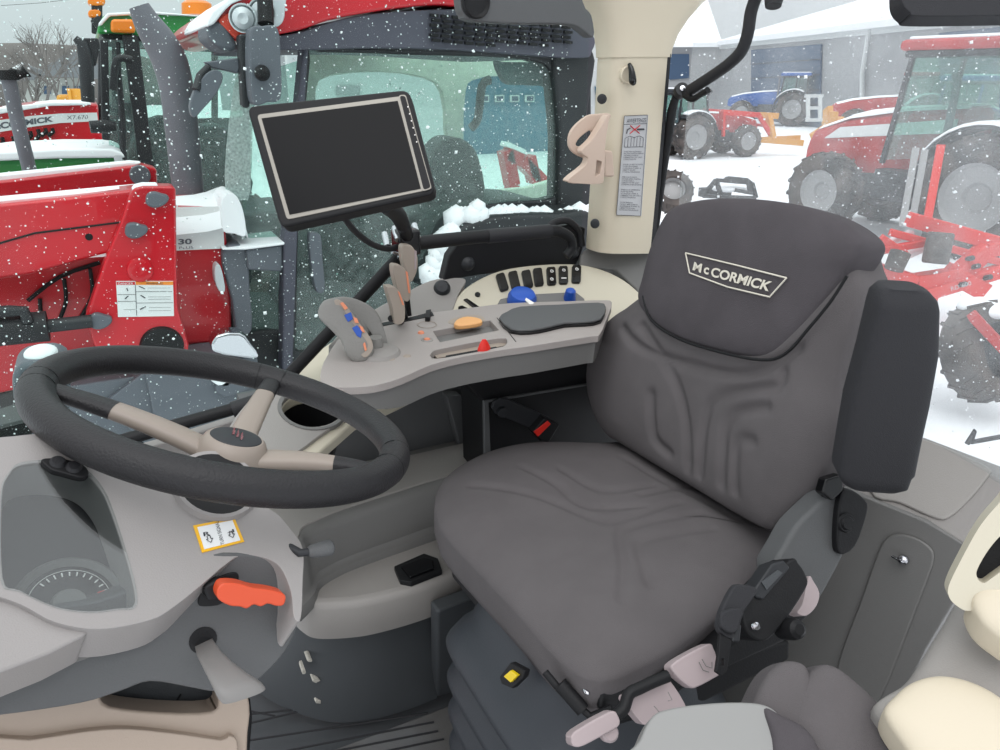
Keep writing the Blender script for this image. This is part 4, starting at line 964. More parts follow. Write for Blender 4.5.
# red and white lift posts standing next to it
for a,b,w,m,l in (((902,212),(916,148),.09,'hub_grey','pale upright channel post leaning by the large red tractor, left of the pair'),((911,213),(925,150),.09,'hub_grey','pale upright channel post leaning by the large red tractor, right of the pair'),((926,214),(941,145),.11,'red_knob','bright red upright post leaning by the rear tyre of the large red tractor')):
    d=10.6
    tag(beam('marker_post',m,None,PD(a[0],a[1]+14,d),PD(b[0],b[1],d),w,.05,.006),l,'post')
H1=camdir(-1,.1)
tractor('blue tractor with snowy roof parked in front of the dark bay door',PD(770,118,44),camdir(-1,.5),'paint_blue',1.0,loader=None,rim='hub_grey')
tractor('red loader tractor with raised arms, leftmost in the rear window behind the black handle',PD(705,146,27),camdir(1,.35),'paint_red_old',.80,loader='red_knob',roofmat='dark_metal')
tractor('red tractor with pale cab glass parked behind the yellow equipment',PD(890,114,33),camdir(-1,.3),'paint_red_old',1.0)
tractor('blue tractor with a tall blue frame parked beyond the large red hood',PD(925,118,24),camdir(-1,.25),'paint_blue',.95,cabmat='paint_blue')
# small dark tractor left foot of rear window
t=thing('small_wheel','small snowy tractor wheel with dark tyre at the foot of the gas strut','wheel',PD(675,190,12))
wheel('tyre_body',t,PD(672,192,12),.33,.28,'hub_grey',-FW+Vector((0,0,.3)))
t=thing('box_frame','dark tubular implement frame half buried in snow behind the seat top','implement frame',PD(730,190,14))
bm=bmesh.new()
for a,b in (((703,196),(716,180)),((716,180),(752,183)),((752,183),(756,198)),((716,180),(722,198)),((703,196),(756,198)),((724,181),(728,178)),((728,178),(748,180)),((748,180),(750,192)),((735,190),(752,193))):
    addbeam(bm,PD(a[0],a[1],13),PD(b[0],b[1],13),.06,.06)
addbox(bm,PD(715,192,13.4),(.5,.3,.15)); fin(bm,'frame_tubes','dark_metal',t)
blob('snow_cap','snow',t,PD(728,188,13.3),(.35,.3,.06))
# yellow equipment and white rack
t=thing('yellow_lift','yellow forklift style machine standing in the snow before the building','lift machine',PD(828,120,30))
bm=bmesh.new()
for a,b,w in (((815,140),(842,122),.5),((818,138),(846,137),.3),((826,118),(834,118),.7),((828,128),(828,108),.2)): addbeam(bm,PD(a[0],a[1],30),PD(b[0],b[1],30),w,.5)
fin(bm,'lift_body','paint_yellow',t)
t=thing('white_rack','white upright metal rack standing beside the yellow lift','rack',PD(815,110,29))
bm=bmesh.new()
for a,b in (((808,95),(808,121)),((820,95),(820,121)),((805,96),(823,96)),((806,120),(822,120)),((808,108),(820,108))): addbeam(bm,PD(a[0],a[1],29),PD(b[0],b[1],29),.12,.12)
fin(bm,'rack_frame','wallb2',t)
t=thing('orange_boom','long orange-brown boom lying behind the red loader tractor','boom',PD(780,138,28))
bm=bmesh.new()
for a,b,w in (((760,115),(778,116),.18),((768,114),(773,140),.2),((752,139),(803,143),.16),((760,140),(800,138),.1)): addbeam(bm,PD(a[0],a[1],27),PD(b[0],b[1],27),w,.2)
fin(bm,'boom_beams','paint_yellow',t)
# red implement on the ground behind
t=thing('red_implement','large bright red folding implement with snow lying behind the cab, right of the seat','implement',PD(930,260,8.5))
bm=bmesh.new()
def I(x,y,d=8.5): return PD(x,y,d)
for a,b,w,h in (((908,219),(1003,245),.13,.16),((868,268),(915,283),.15,.18),((915,283),(960,276),.16,.2),((955,278),(985,250),.14,.22),((985,250),(1015,246),.12,.16),((880,238),(905,255),.1,.1),((872,252),(930,242),.08,.08),((890,232),(1000,262),.08,.08),((905,300),(1010,268),.14,.14),((945,270),(985,292),.12,.2),((890,292),(935,302),.1,.12),((872,290),(900,280),.1,.1)):
    addbeam(bm,I(*a),I(*b),w,h)
fin(bm,'frame_beams','red_knob',t,bev=.012)
bm=bmesh.new()
for a,b,w in (((880,246),(912,232),.10),((893,262),(925,248),.1),((945,247),(985,262),.16),((958,262),(1002,270),.14)): addbeam(bm,I(a[0],a[1],8.6),I(b[0],b[1],8.6),w,.05)
addbeam(bm,I(908,216.5),I(1000,241.5),.12,.03)
fin(bm,'snow_cap','snow',t,bev=.01)
lathe('rubber_roller','tyre',t,[(0,-.17),(.12,-.17),(.135,-.15),(.135,.15),(.12,.17),(0,.17)],I(938,248,8.3),(.15,.1,1),20); lathe('rubber_pad','tyre',t,[(0,-.1),(.1,-.1),(.11,.1),(0,.1)],I(897,261,8.3),(.5,.1,1),20)
for x,y in((972,258),(978,266),(965,284),(990,277)): lathe('pin','dark_metal',t,[(0,.01),(.03,.01),(.03,-.08),(0,-.08)],I(x,y,8.35),-FW,12)
text('lettering','RD 600','labelgrey',t,DP(960,285,8.33),[(950,287),(970,281),(971,285),(951,291)],off=.01)
t=thing('snowy_tyre','dark snow-dusted tyre and red arm lying at the right edge behind the sill','tyre',PD(985,350,6.3))
wheel('tyre_body',t,PD(985,352,6.3),.42,.3,'dark_metal',(-FW+RT*.5+UP*.1))
beam('red_arm','paint_red_old',t,PD(972,315,6.0),PD(1005,350,6.0),.16,.08,.01)
blob('snow_cap','snow',t,PD(985,308,6.3),(.22,.2,.08))
t=thing('chain_links','thin dark chain rail on the snow just behind the rear sill','chain rail',PD(980,440,4))
tube('rail_bar','dark_metal',t,[PD(967,444,3.6),PD(975,431,3.6),PD(972,442,3.6),PD(1005,436,3.6)],.012)
# building with gable side
b0=PD(740,45,53); b1=PD(1000,18,28); dv=(b1-b0); dv.z=0; dvn=dv.normalized(); BPl=PL(b0,Vector((dvn.y,-dvn.x,0)))
ev=(b0.z+b1.z)/2; n=BPl.n if (EYE-b0).dot(BPl.n)>0 else -BPl.n
bd=thing('farm_workshop','long grey workshop building with snow covered roof and dark bay doors beyond the yard','building',(b0.x,b0.y,G))
e0=b0-dvn*4; e1=b1+dvn*25
def wq(p,z): return Vector((p.x,p.y,z))
slab3('long_wall','wallb',bd,[wq(e0,G),wq(e1,G),wq(e1,ev),wq(e0,ev)],-n*.3)
slab3('gutter','wallb2',bd,[wq(e0,ev-.15)+n*.15,wq(e1,ev-.15)+n*.15,wq(e1,ev+.15)+n*.15,wq(e0,ev+.15)+n*.15],-n*.2)
slab3('roof','snow',bd,[wq(e0,ev+.1)+n*.4,wq(e1,ev+.1)+n*.4,wq(e1,ev+4.5)-n*16,wq(e0,ev+4.5)-n*16],(0,0,.3))
for q,mt in (([(753,50),(823,44),(821,135),(753,135)],'bluedoor'),([(942,33),(1010,26),(1010,100),(942,100)],'bluedoor')):
    P3=[BPl(*p)+n*.03 for p in q]; 
    f=slab3('bay_door',mt,bd,P3,n*.1)
    bm=bmesh.new()
    for k in range(1,6):
        v=k/6; addbeam(bm,P3[0].lerp(P3[3],v)+n*.12,P3[1].lerp(P3[2],v)+n*.12,.06,.04)
    fin(bm,'panel_seams','dark_metal',f)
tube('downpipe','wallb2',bd,[BPl(873,30)+n*.2,BPl(866,75)+n*.2,BPl(866,110)+n*.2],.11,10)
# left wing
g0=e0; gdir=camdir(-1,.12)
wg=thing('workshop_wing','lower grey workshop wing with snowy roof and small dark window near the pillar','building',(g0.x,g0.y,G))
gp_=PL(g0,(-gdir.y,gdir.x,0)); gn=gp_.n if (EYE-g0).dot(gp_.n)>0 else -gp_.n; g1=g0+gdir*40
slab3('wall','wallb',wg,[wq(g0,G),wq(g1,G),wq(g1,ev),wq(g0,ev)],-gn*.3)
slab3('roof','snow',wg,[wq(g0,ev)+gn*.4,wq(g1,ev)+gn*.4,wq(g1,ev+5)-gn*14,wq(g0,ev+5)-gn*14],(0,0,.3))
slab3('window','bluedoor',wg,[gp_(*p)+gn*.05 for p in((668,54),(689,54),(689,78),(668,80))],gn*.05)
# buildings seen through the neighbour's cab
bb_=thing('blue_shed','blue metal shed with four small white framed windows beyond the neighbouring cab','building',(14,26,G))
SB=Y(26)
slab3('shed_wall','bluewall',bb_,[(Y(26)(460,90).x,26,G),(Y(26)(580,90).x,26,G),(Y(26)(580,90).x,26,1.6),(Y(26)(460,90).x,26,1.6)],(0,.3,0))
for x in(484,499,514,529):
    w=slab('window_frame','labelwhite',bb_,SB,[(x-5,95),(x+4,95),(x+4,102),(x-5,102)],.05,off=.1)
    slab('pane','bluedoor',w,SB,[(x-3.6,96.2),(x+2.8,96.2),(x+2.8,100.8),(x-3.6,100.8)],.02,off=.13)
slab3('roof','snow',bb_,[(Y(26)(458,90).x,25.5,1.6),(Y(26)(582,90).x,25.5,1.6),(Y(26)(582,90).x,34,3.0),(Y(26)(458,90).x,34,3.0)],(0,0,.2))
wh=thing('white_hall','pale grey hall with a small window, seen through the neighbouring cab','building',(4,24,G))
slab3('hall_wall','wallb2',wh,[(Y(24)(290,90).x,24,G),(Y(24)(452,90).x,24,G),(Y(24)(452,90).x,24,1.9),(Y(24)(290,90).x,24,1.9)],(0,.3,0))
slab('window_frame','wallb',wh,Y(24),[(336,86),(359,86),(359,95),(336,95)],.05,off=.1)
slab3('roof','snow',wh,[(Y(24)(289,90).x,23.6,1.9),(Y(24)(453,90).x,23.6,1.9),(Y(24)(453,90).x,32,3.4),(Y(24)(289,90).x,32,3.4)],(0,0,.2))
rb=thing('red_bucket_loader','red loader arms with white snow standing beyond the neighbouring cab window','loader',Y(9)(525,180))
bm=bmesh.new(); P=Y(9)
for a,b,w in (((505,150),(512,185),.16),((505,153),(520,160),.18),((520,160),(546,186),.16),((528,156),(534,182),.14),((512,185),(512,230),.14),((544,184),(548,230),.14)): addbeam(bm,P(*a),P(*b),.2,w)
fin(bm,'loader_beams','paint_red',rb,bev=.01)
bm=bmesh.new(); addbeam(bm,P(504,150)+Vector((0,0,.08)),P(522,158)+Vector((0,0,.08)),.2,.06); fin(bm,'snow_cap','snow',rb)
tw_=thing('white_barn','white barn wall visible between the neighbouring cab and the cream pillar','building',(24,22,G))
slab3('barn_wall','wallb2',tw_,[(Y(26.5)(566,90).x,26.5,G),(Y(26.5)(655,90).x,26.5,G),(Y(26.5)(655,90).x,26.5,3.2),(Y(26.5)(566,90).x,26.5,3.2)],(0,.3,0))
slab('blue_panel','bluewall',tw_,Y(26.5),[(594,86),(601,86),(602,106),(596,106)],.05,off=.1)
# house left
hs=thing('grey_house','grey roofed house with pale walls at the far left beyond the bare trees','house',(-1.5,40,G))
HY=Y(40)
def H_(x,y,yy=40): return Y(yy)(x,y)
slab('front_wall','housew',hs,HY,[(30,78),(86,78),(88,116),(20,116)],3)
slab('roof','houser',hs,Y(39.6),[(-8,82),(22,64),(40,70),(72,50),(98,64),(100,79),(60,77),(38,74),(34,80)],6)
for x in(44,62,74): slab('window','bluedoor',hs,HY,[(x,86),(x+7,86),(x+7,94),(x,94)],.1,off=.1)
slab('snow_roof','snow',hs,Y(39.5),[(-8,80),(22,62),(24,64),(-6,84)],4)
# bare trees
def tree(label,base,h,seed):
    rnd=random.Random(seed); bm=bmesh.new()
    def br(p,d,l,r,dep):
        q=p+d*l; addtube(bm,[p,p.lerp(q,.5)+Vector((rnd.uniform(-1,1),rnd.uniform(-1,1),0))*l*.04,q],[r,r*.8,r*.6],5 if dep<3 else 3,caps=False)
        if dep>=6: return
        for k in range(3 if dep<4 else 2):
            a=rnd.uniform(0,6.28); s=rnd.uniform(.35,.8)
            nd=(d+Vector((math.cos(a)*s,math.sin(a)*s,rnd.uniform(-.1,.35)))).normalized()
            br(p.lerp(q,rnd.uniform(.55,1)),nd,l*rnd.uniform(.6,.8),r*.6,dep+1)
    br(Vector(base),Vector((0,0,1)),h*.3,h*.016,0)
    o=fin(bm,'bare_tree','bark',None); tag(o,label,'tree',group=None)
def gp0(px,d): q=PD(px,100,d); return (q.x,q.y,G)
tree('bare leafless tree standing before the grey house, nearest of the two',gp0(38,22),5.6,3)
tree('thin bare tree further back to the right of the nearer tree',gp0(62,29),5.6,8)
hdg=tag(blob('hedge','bark',None,PD(30,84,70),(14,3,3.5)),'brown winter hedge line at the far left horizon','hedge')
ye=thing('yellow_digger','small yellow machine parked far off between the house and dark stack pipe','machine',PD(73,96,25))
box('track_unit','dark_metal',ye,(PD(73,96,25).x,PD(73,96,25).y+.5,G+.5),(1.2,1,1.0),.1); box('machine_base','paint_yellow',ye,(PD(73,96,25).x,PD(73,96,25).y+.5,G+1.5),(1,.8,1.2),.1)
slab('machine_body','paint_yellow',ye,DP(73,96,25),[(66,88),(80,88),(82,103),(68,103)],.8,bev=.05); slab('machine_boom','paint_yellow',ye,DP(73,96,24.9),[(66,88),(70,88),(72,103),(69,103)],.2,bev=.03)
# =================================================================== NEIGHBOUR RED TRACTOR (T1)
n1=thing('red_loader_tractor','nearest red loader tractor with white decal, warning sticker and snowy hood beside the window','tractor',(1.3,4,G))
HYp=Y(3.55)
slab('hood_side','paint_red',n1,HYp,[(-160,292),(0,262),(90,225),(150,210),(224,209),(228,250),(232,300),(232,342),(190,345),(186,352),(64,356),(52,384),(-160,425)],.5,bev=.03)
slab('hood_decal','labelwhite',n1,HYp,[(150,208),(222,206),(224,248),(178,250),(150,252)],.01,off=.012)
text('decal_lettering','30','cowl',n1,HYp,[(178,238.5),(191.5,238),(191.5,243.5),(178,244)],off=.014,bold=.03)
text('decal_lettering','PLUS','cowl',n1,HYp,[(179,246),(193,245.5),(193,248),(179,248.5)],off=.014)
ms=sm([tuple(HYp(*p)) for p in [(150,204),(180,202),(205,200),(222,196),(232,193),(240,202),(243,222)]],4,False)
sn=[(150,219,.07),(176,219,.07),(205,216,.07),(218,213,.07),(230,208,.07),(240,212,.05),(246,224,.0)]
rings=[]
for x,y,h in sn:
    c=HYp(x,y+8); rings.append([c+Vector((0,.05+.42*(1-math.cos(k*math.pi/7))/2*1,0))+Vector((0,-.1 if k<2 else 0,(h+.02)*math.sin(k*math.pi/7)-(.025 if k in(0,7) else 0))) for k in range(8)])
loft('hood_snow','snow',n1,rings,ang=80)
slab('windscreen_snow','snow',n1,Y(3.5),sm([(221,222),(222,200),(230,193),(238,198),(244,214),(246,236),(235,234),(224,232)],3),.25,bev=.03,seg=3)
slab('side_cowl','cowl',n1,Y(3.5),sm([(222,252),(246,248),(250,290),(252,330),(238,336),(232,300)],3),.4,bev=.02)
slab('side_light','lens',n1,Y(3.46),sm([(215,267),(220,265),(224,280),(225,292),(219,291),(215,280)],2),.08,bev=.015)
slab('cowl_top','snow',n1,Y(3.46),[(222,250),(285,242),(285,245),(246,250)],.3,bev=.01)
slab('cowl_band','cowl',n1,Y(3.48),[(246,250),(283,245),(283,272),(248,270)],.1,bev=.01)
# hood louvre slots
bm=bmesh.new()
for q in ([(64,278),(66,300),(60,318)],[(90,268),(92,295),(80,318)],[(40,298),(41,316)],[(28,300),(60,276),(100,262)]): addtube(bm,[HYp(*p)+Vector((0,-.012,0)) for p in sm(q,3,False)],.009,6)
fin(bm,'louvre_slots','black',n1)
# loader arms
A1=Y(3.3)
slab('loader_boom','paint_red',n1,A1,[(-160,222),(0,204),(70,197),(143,188),(128,222),(115,252),(75,262),(30,275),(-30,284),(-160,300)],.16,bev=.015)
slab('boom_snow','snow',n1,PL(A1.o+Vector((0,.06,0)),A1.n),[(-160,218),(0,200),(70,193.5),(145,186.5),(140,190),(70,198),(0,206),(-160,224)],.12,bev=.01)
tube('boom_crease','black',n1,[A1(-100,258)+Vector((0,-.003,0)),A1(0,243)+Vector((0,-.003,0)),A1(35,233)+Vector((0,-.003,0)),A1(122,222)+Vector((0,-.003,0))],.004,6)
slab('boom_underside','snow',n1,Y(3.31),[(55,263),(88,254),(110,248),(107,257),(88,258)],.1,bev=.005)
MA=Y(3.24)
slab('loader_mast','paint_red',n1,MA,[(130,194),(134,188),(143,186),(174,186),(176,190),(177,265),(178,308),(189,345),(188,356),(98,356),(92,340),(86,316),(105,260),(120,224)],.10,bev=.012)
slab('mast_snow','snow',n1,PL(MA.o+Vector((0,.01,0)),MA.n),[(131,192),(135,186.5),(143,184.5),(158,184.5),(158,187),(143,189),(134,200),(124,220)],.08,bev=.006)
for x,y in((155,200),(134,231),(98,322)):
    k=slab('pivot_cap','cowl',n1,PL(MA.o+Vector((0,-.03,0)),MA.n),sm([(x-9,y),(x-7,y-6),(x,y-8),(x+7,y-6),(x+14,y-4),(x+13,y+2),(x+6,y+7),(x-2,y+8),(x-8,y+5)],2),.05,bev=.008)
lathe('mast_boss','paint_red',n1,[(0,.01),(.03,.015),(.045,.01),(.05,0),(0,0)],MA(140,270),(0,-1,0),24)
lathe('boom_bolt','black',n1,[(0,.004),(.012,.004),(.014,0),(0,0)],A1(89,237),(0,-1,0),12)
tube('loader_cylinder','rubber',n1,[Y(3.22)(-60,336),Y(3.22)(48,326)],.058,20)
tube('cylinder_rod','dark_metal',n1,[Y(3.22)(40,327),Y(3.22)(92,321)],.026,16)
tube('hydraulic_hose','dark_metal',n1,[Y(3.18)(-60,316),Y(3.18)(10,311),Y(3.18)(24,311),Y(3.18)(28,322)],.022,12)
lathe('mast_pin','black',n1,[(0,.03),(.05,.03),(.08,.02),(.085,0),(0,0)],MA(162,346),(0,-1,0),24)
# warning sticker
bP=PL(MA.o+Vector((0,-.002,0)),MA.n); Q=[(116,281),(173,281),(174,316),(118,317)]
wl_=slab('warning_sticker','labelwhite',n1,bP,Q,.002,off=.001)
slab('danger_band','redink',wl_,bP,[(116.5,281.8),(135,281.8),(135,284.8),(116.6,284.8)],.001,off=.002)
slab('warning_band','labelorange',wl_,bP,[(135.6,281.5),(173,281.5),(173,284.9),(135.7,284.8)],.001,off=.002)
text('sticker_lettering','DANGER','labelwhite',wl_,bP,[(118,282.3),(133,282.3),(133,284.4),(118,284.4)],off=.0035)
text('sticker_lettering','WARNING','ink',wl_,bP,[(146,282.1),(163,282.1),(163,284.4),(146,284.4)],off=.0035)
bm=bmesh.new(); b2=PL(bP.o+Vector((0,-.003,0)),bP.n)
for a,b,w in (((.335,.1),(.335,.97),.004),((.01,.38),(.33,.38),.003),((.01,.57),(.33,.57),.003),((.34,.3),(.99,.3),.003),((.34,.62),(.99,.62),.003),((.1,.8),(.32,.8),.002),((.55,.45),(.95,.45),.002),((.55,.52),(.95,.52),.002),((.55,.75),(.95,.75),.002),((.55,.84),(.95,.84),.002),((.55,.2),(.95,.2),.002),((.14,.5),(.2,.42),.008),((.18,.2),(.2,.28),.007),((.4,.15),(.5,.22),.006),((.42,.4),(.5,.48),.008),((.4,.8),(.5,.72),.009)):
    addtube(bm,[b2(*qp(*a,Q)),b2(*qp(*b,Q))],w/4,4)
fin(bm,'sticker_drawing','ink',wl_)
# far-side boom
F1=Y(4.7)
slab('loader_boom','paint_red',n1,F1,[(-160,196),(0,181),(60,174),(120,167),(142,165),(150,167),(157,169),(158,210),(100,210),(0,225),(-160,240)],.16,bev=.015)
slab('boom_snow','snow',n1,PL(F1.o+Vector((0,.04,0)),F1.n),[(-160,190),(0,175),(60,169),(130,162),(142,163),(130,169),(60,176),(0,182),(-160,197)],.12,bev=.01)
lathe('pivot_cap','cowl',n1,[(0,.03),(.05,.03),(.055,0),(0,0)],F1(140,175),(0,-1,0),20)
# underbody
slab('underbody','dark_metal',n1,Y(3.6),[(60,352),(190,345),(262,330),(300,330),(330,360),(560,300),(640,420),(300,640),(60,640)],.8,bev=.02)
bm=bmesh.new()
for k in range(9): addbeam(bm,Y(3.55)(68+k*5,372+k*0),Y(3.55)(72+k*5,398),.03,.03)
addbeam(bm,Y(3.4)(130,372),Y(3.4)(180,420),.25,.3); addbeam(bm,Y(3.4)(150,420),Y(3.4)(250,392),.2,.12); addbox(bm,Y(3.4)(205,395),(.45,.3,.4)); addbox(bm,Y(3.45)(120,400),(.5,.3,.3))
fin(bm,'engine_parts','cowl',n1,bev=.01)
slab('step_light','chrome',n1,Y(3.2),sm([(212,352),(216,336),(240,333),(250,342),(260,358),(240,358)],2),.1,bev=.012)
slab('step_snow','snow',n1,Y(3.22),sm([(208,372),(222,370),(232,384),(224,388),(212,382)],2),.06,bev=.01)
slab('step_plate','cowl',n1,Y(3.22),sm([(215,386),(250,372),(258,384),(226,398)],2),.06,bev=.01)
# cab
CY=Y(3.5); CF=Y(5.0)
slab('cab_door_frame','dark_metal',n1,CY,[(303,44),(590,44),(592,60),(592,212),(598,250),(598,330),(283,372),(282,300),(296,150)],.10,bev=.02,
   holes=[sm([(311,60),(320,52),(420,55),(500,57),(545,64),(556,90),(558,150),(560,190),(545,200),(480,206),(455,240),(440,290),(430,330),(360,345),(300,352),(297,330),(300,200)],2)])
slab('door_glass','glass_green',n1,Y(3.52),[(306,48),(560,55),(566,200),(480,212),(450,330),(295,362),(296,200)],.008)
slab('front_post','grille',n1,Y(3.46),[(303,48),(309,48),(300,180),(293,368),(282,372),(284,240)],.10,bev=.012)
slab('front_glass','glass_green',n1,PL(Y(3.62)(260,200),(-.35,-.93,0)),[(236,80),(300,60),(292,370),(250,330),(245,240)],.008)
slab('frosted_glass','glass_frost',n1,PL(Y(3.58)(240,150),(-.5,-.86,0)),sm([(238,72),(249,80),(252,110),(250,190),(243,200),(226,196),(226,150),(232,100)],2),.008)
# interior of the cab
slab('headliner','cabcream',n1,CF,[(300,40),(580,40),(582,260),(300,330)],.06,bev=.01,
   holes=[sm([(316,90),(330,76),(380,72),(425,78),(442,92),(446,130),(440,166),(330,170),(318,140)],2),sm([(466,92),(474,80),(500,76),(540,82),(552,100),(554,150),(552,180),(500,190),(470,186),(464,140)],2)])
#slab3('ceiling_liner','cabcream',n1,[(.9,3.6,1.2),(2.5,3.6,1.2),(2.5,5,1.2),(.9,5,1.2)],(0,0,.04))
slab('dash_mass','dark_metal',n1,Y(4.3),sm([(300,262),(330,222),(370,212),(430,214),(470,204),(520,198),(552,205),(555,225),(540,330),(300,345)],3),.5,bev=.05,label='dark seat and controls inside the cab')
slab('far_seat','dark_metal',n1,Y(4.55),sm([(430,170),(438,150),(452,138),(470,142),(482,160),(484,200),(430,205)],3),.3,bev=.05)
tube('steering_rim','dark_metal',n1,[Y(4.0)(345+40*math.cos(k*math.pi/12),200+18*math.sin(k*math.pi/12)) for k in range(24)],.02,8,closed=True)
slab('sun_visor','cowl',n1,Y(3.62),sm([(497,62),(505,62),(555,64),(566,76),(570,92),(560,95),(545,86),(512,85),(503,78)],2),.05,bev=.01)
tube('grab_bar','dark_metal',n1,[Y(4.9)(471,128),Y(4.9)(478,118),Y(4.9)(482,86),Y(4.9)(490,80)],.03,8,smooth=3)
slab('door_handle','cowl',n1,Y(3.47),sm([(309,236),(314,233),(321,236),(323,260),(325,290),(317,292),(312,270)],3),.05,bev=.01)
slab('cab_rear_post','dark_metal',n1,Y(3.48),sm([(556,50),(594,50),(592,90),(588,120),(590,160),(592,205),(592,250),(560,250),(560,140),(556,90)],3),.14,bev=.02)
slab('rear_fender','dark_metal',n1,Y(3.25),sm([(448,262),(455,240),(466,225),(500,216),(560,214),(598,218),(600,300),(440,300)],3),.5,bev=.03)
bm=bmesh.new(); rnd=random.Random(5)
for k in range(46):
    x=rnd.uniform(452,600); y=219-4*math.sin((x-450)/150*3)+rnd.uniform(-2,4); c=Y(3.35)(x,y); bmesh.ops.create_icosphere(bm,subdivisions=1,radius=rnd.uniform(.03,.075),matrix=Matrix.Translation(c))
for k in range(8):
    x=474+rnd.uniform(-8,12); c=Y(3.3)(x,rnd.uniform(208,218)); bmesh.ops.create_icosphere(bm,subdivisions=1,radius=rnd.uniform(.03,.06),matrix=Matrix.Translation(c))
for k in range(30):
    f=rnd.random(); c=Y(3.3)(428+22*f+rnd.uniform(-4,4),282-50*f); bmesh.ops.create_icosphere(bm,subdivisions=1,radius=rnd.uniform(.04,.07),matrix=Matrix.Translation(c))
tag(fin(bm,'fender_snow','snow',n1,ang=80),kind='stuff')
# roof
RF=Y(3.4)
slab('roof','paint_red',n1,RF,sm([(207,26),(214,14),(228,3),(250,-8),(330,-30),(450,-30),(480,-10),(480,8),(440,5),(400,8),(360,14),(330,20),(300,30),(270,36),(240,42),(222,34)],3),1.6,bev=.05,seg=3)
slab('roof_grille','grille',n1,Y(3.42),sm([(258,48),(268,38),(300,32),(330,22),(370,14),(420,10),(480,10),(540,22),(592,34),(592,52),(584,58),(540,56),(460,50),(380,48),(300,50)],3),1.3,bev=.02)
bm=bmesh.new()
for r in range(6):
    for k in range(13):
        x=430+k*11+(r%2)*2; y=15+r*5+k*1.0
        if y<46: addbeam(bm,Y(3.405)(x,y),Y(3.405)(x+8,y+.6),.014,.012)
fin(bm,'grille_slots','black',n1)
slab('roof_snow','snow',n1,Y(3.36),sm([(206,26),(212,12),(226,1),(240,-8),(250,-4),(232,4),(222,14),(214,24)],2),.8,bev=.02)
slab('lamp_panel','lens',n1,Y(3.36),sm([(235,12),(262,0),(285,-6),(286,8),(283,24),(270,28),(250,28),(240,28)],2),.1,bev=.015)
for x,y in((243,18),(262,12)): lathe('headlight','lens',n1,[(0,.03),(.02,.035),(.04,.02),(.044,.0),(.048,.0),(.048,.02),(.053,.02),(.053,-.02),(0,-.02)],Y(3.34)(x,y),(-.2,-1,-.1),24)
slab('lamp_surround','paint_orange_panel',n1,Y(3.38),sm([(218,20),(232,12),(240,26),(246,36),(238,40),(228,32)],2),.2,bev=.01)
slab('roof_corner','cowl',n1,Y(3.38),sm([(207,27),(222,20),(232,34),(238,50),(222,50),(208,38)],2),.3,bev=.02)
# mirror and pillar side gear
slab('mirror_housing','cowl',n1,Y(3.2),sm([(251,30),(262,26),(278,28),(281,60),(281,98),(268,102),(254,104),(250,70)],3),.12,bev=.02)
lathe('mirror_knob','black',n1,[(0,.06),(.012,.06),(.02,.05),(.03,0),(0,0)],Y(3.2)(262,73),(-.3,-1,0),16)
tube('mirror_stalk','black',n1,[Y(3.3)(264,-20),Y(3.25)(266,24)],.03)
slab('mirror_stem','dark_metal',n1,Y(3.3),[(239,34),(252,34),(250,108),(243,108)],.08,bev=.01)
slab('arm_bracket','cowl',n1,Y(3.35),[(204,62),(238,58),(240,66),(238,74),(232,72),(212,68)],.05,bev=.006)
slab('round_mirror','cowl',n1,Y(3.3),sm([(190,108),(194,92),(206,74),(218,70),(223,78),(216,94),(204,108),(194,118)],3),.06,bev=.015)
tube('mirror_rod','dark_metal',n1,[Y(3.35)(208,68),Y(3.32)(200,76),Y(3.3)(196,90)],.015)
# exhaust stack
ep=[(139,6,9),(147,22,12),(160,42,15),(170,62,16),(177,90,15.5),(182,130,15.5),(186,170,15),(190,206,14.5)]
tube('exhaust_stack','exhaust',n1,[Y(4.1)(x,y) for x,y,r in ep],[r*3.75/755 for x,y,r in ep],20,smooth=3)
for wx,wz,wr,nm_ in((2.55,G+.95,.95,'rear_wheel'),(-1.2,G+.7,.7,'front_wheel')):
    wheel(nm_,n1,Vector((wx,3.75 if nm_=='rear_wheel' else 3.9,wz)),wr,.55,'paint_red',(0,-1,0))
# =================================================================== GREEN TRACTOR (T2)
n2=thing('green_tractor','green tractor with snowy hood, green cab roof and amber lights behind the red loader tractor','tractor',(.6,7,G))
P6=Y(6.3)
slab('roof','paint_green',n2,P6,sm([(97,34),(101,20),(108,14),(140,12),(215,18),(218,30),(215,40),(150,37),(110,33)],2),1.7,bev=.04)
slab('roof_rim','dark_metal',n2,Y(6.35),[(99,32),(216,39),(216,44),(150,42),(103,39)],1.6,bev=.02)
slab('roof_snow','snow',n2,Y(6.25),[(98,24),(107,13),(150,11),(215,17),(150,14),(110,16),(101,26)],1.5,bev=.01)
slab('corner_light','amber',n2,Y(6.2),[(111,19),(134,19),(136,33),(111,32)],.2,bev=.02)
lathe('beacon','amber',n2,[(0,.10),(.08,.10),(.11,.08),(.12,0),(0,0)],Y(6.9)(198,15),(0,0,1),24)
for a,b,w in (((130,35),(146,165),.10),((104,40),(106,140),.05),((118,42),(122,150),.03)): 
    beam('cab_post','dark_metal',n2,Y(6.3)(*a),Y(6.3)(*b),w,w,.01,up=(0,1,0))
slab('cab_glass','glass_green',n2,Y(6.35),[(106,40),(246,46),(246,210),(110,190)],.01)
slab('cab_far_frame','dark_metal',n2,Y(7.8),[(112,40),(250,46),(250,200),(112,200)],.05,holes=[[(120,48),(165,50),(165,120),(122,120)],[(172,50),(212,52),(212,118),(172,120)],[(218,52),(244,54),(244,118),(218,118)]])
slab('cab_inside','dark_metal',n2,Y(7.2),sm([(130,150),(150,120),(180,118),(200,126),(230,130),(250,205),(130,200)],3),.4,bev=.05)
slab('hood','paint_green',n2,Y(6.1),[(-120,172),(0,160),(60,158),(112,157),(126,160),(126,176),(60,190),(-120,210)],1.0,bev=.04)
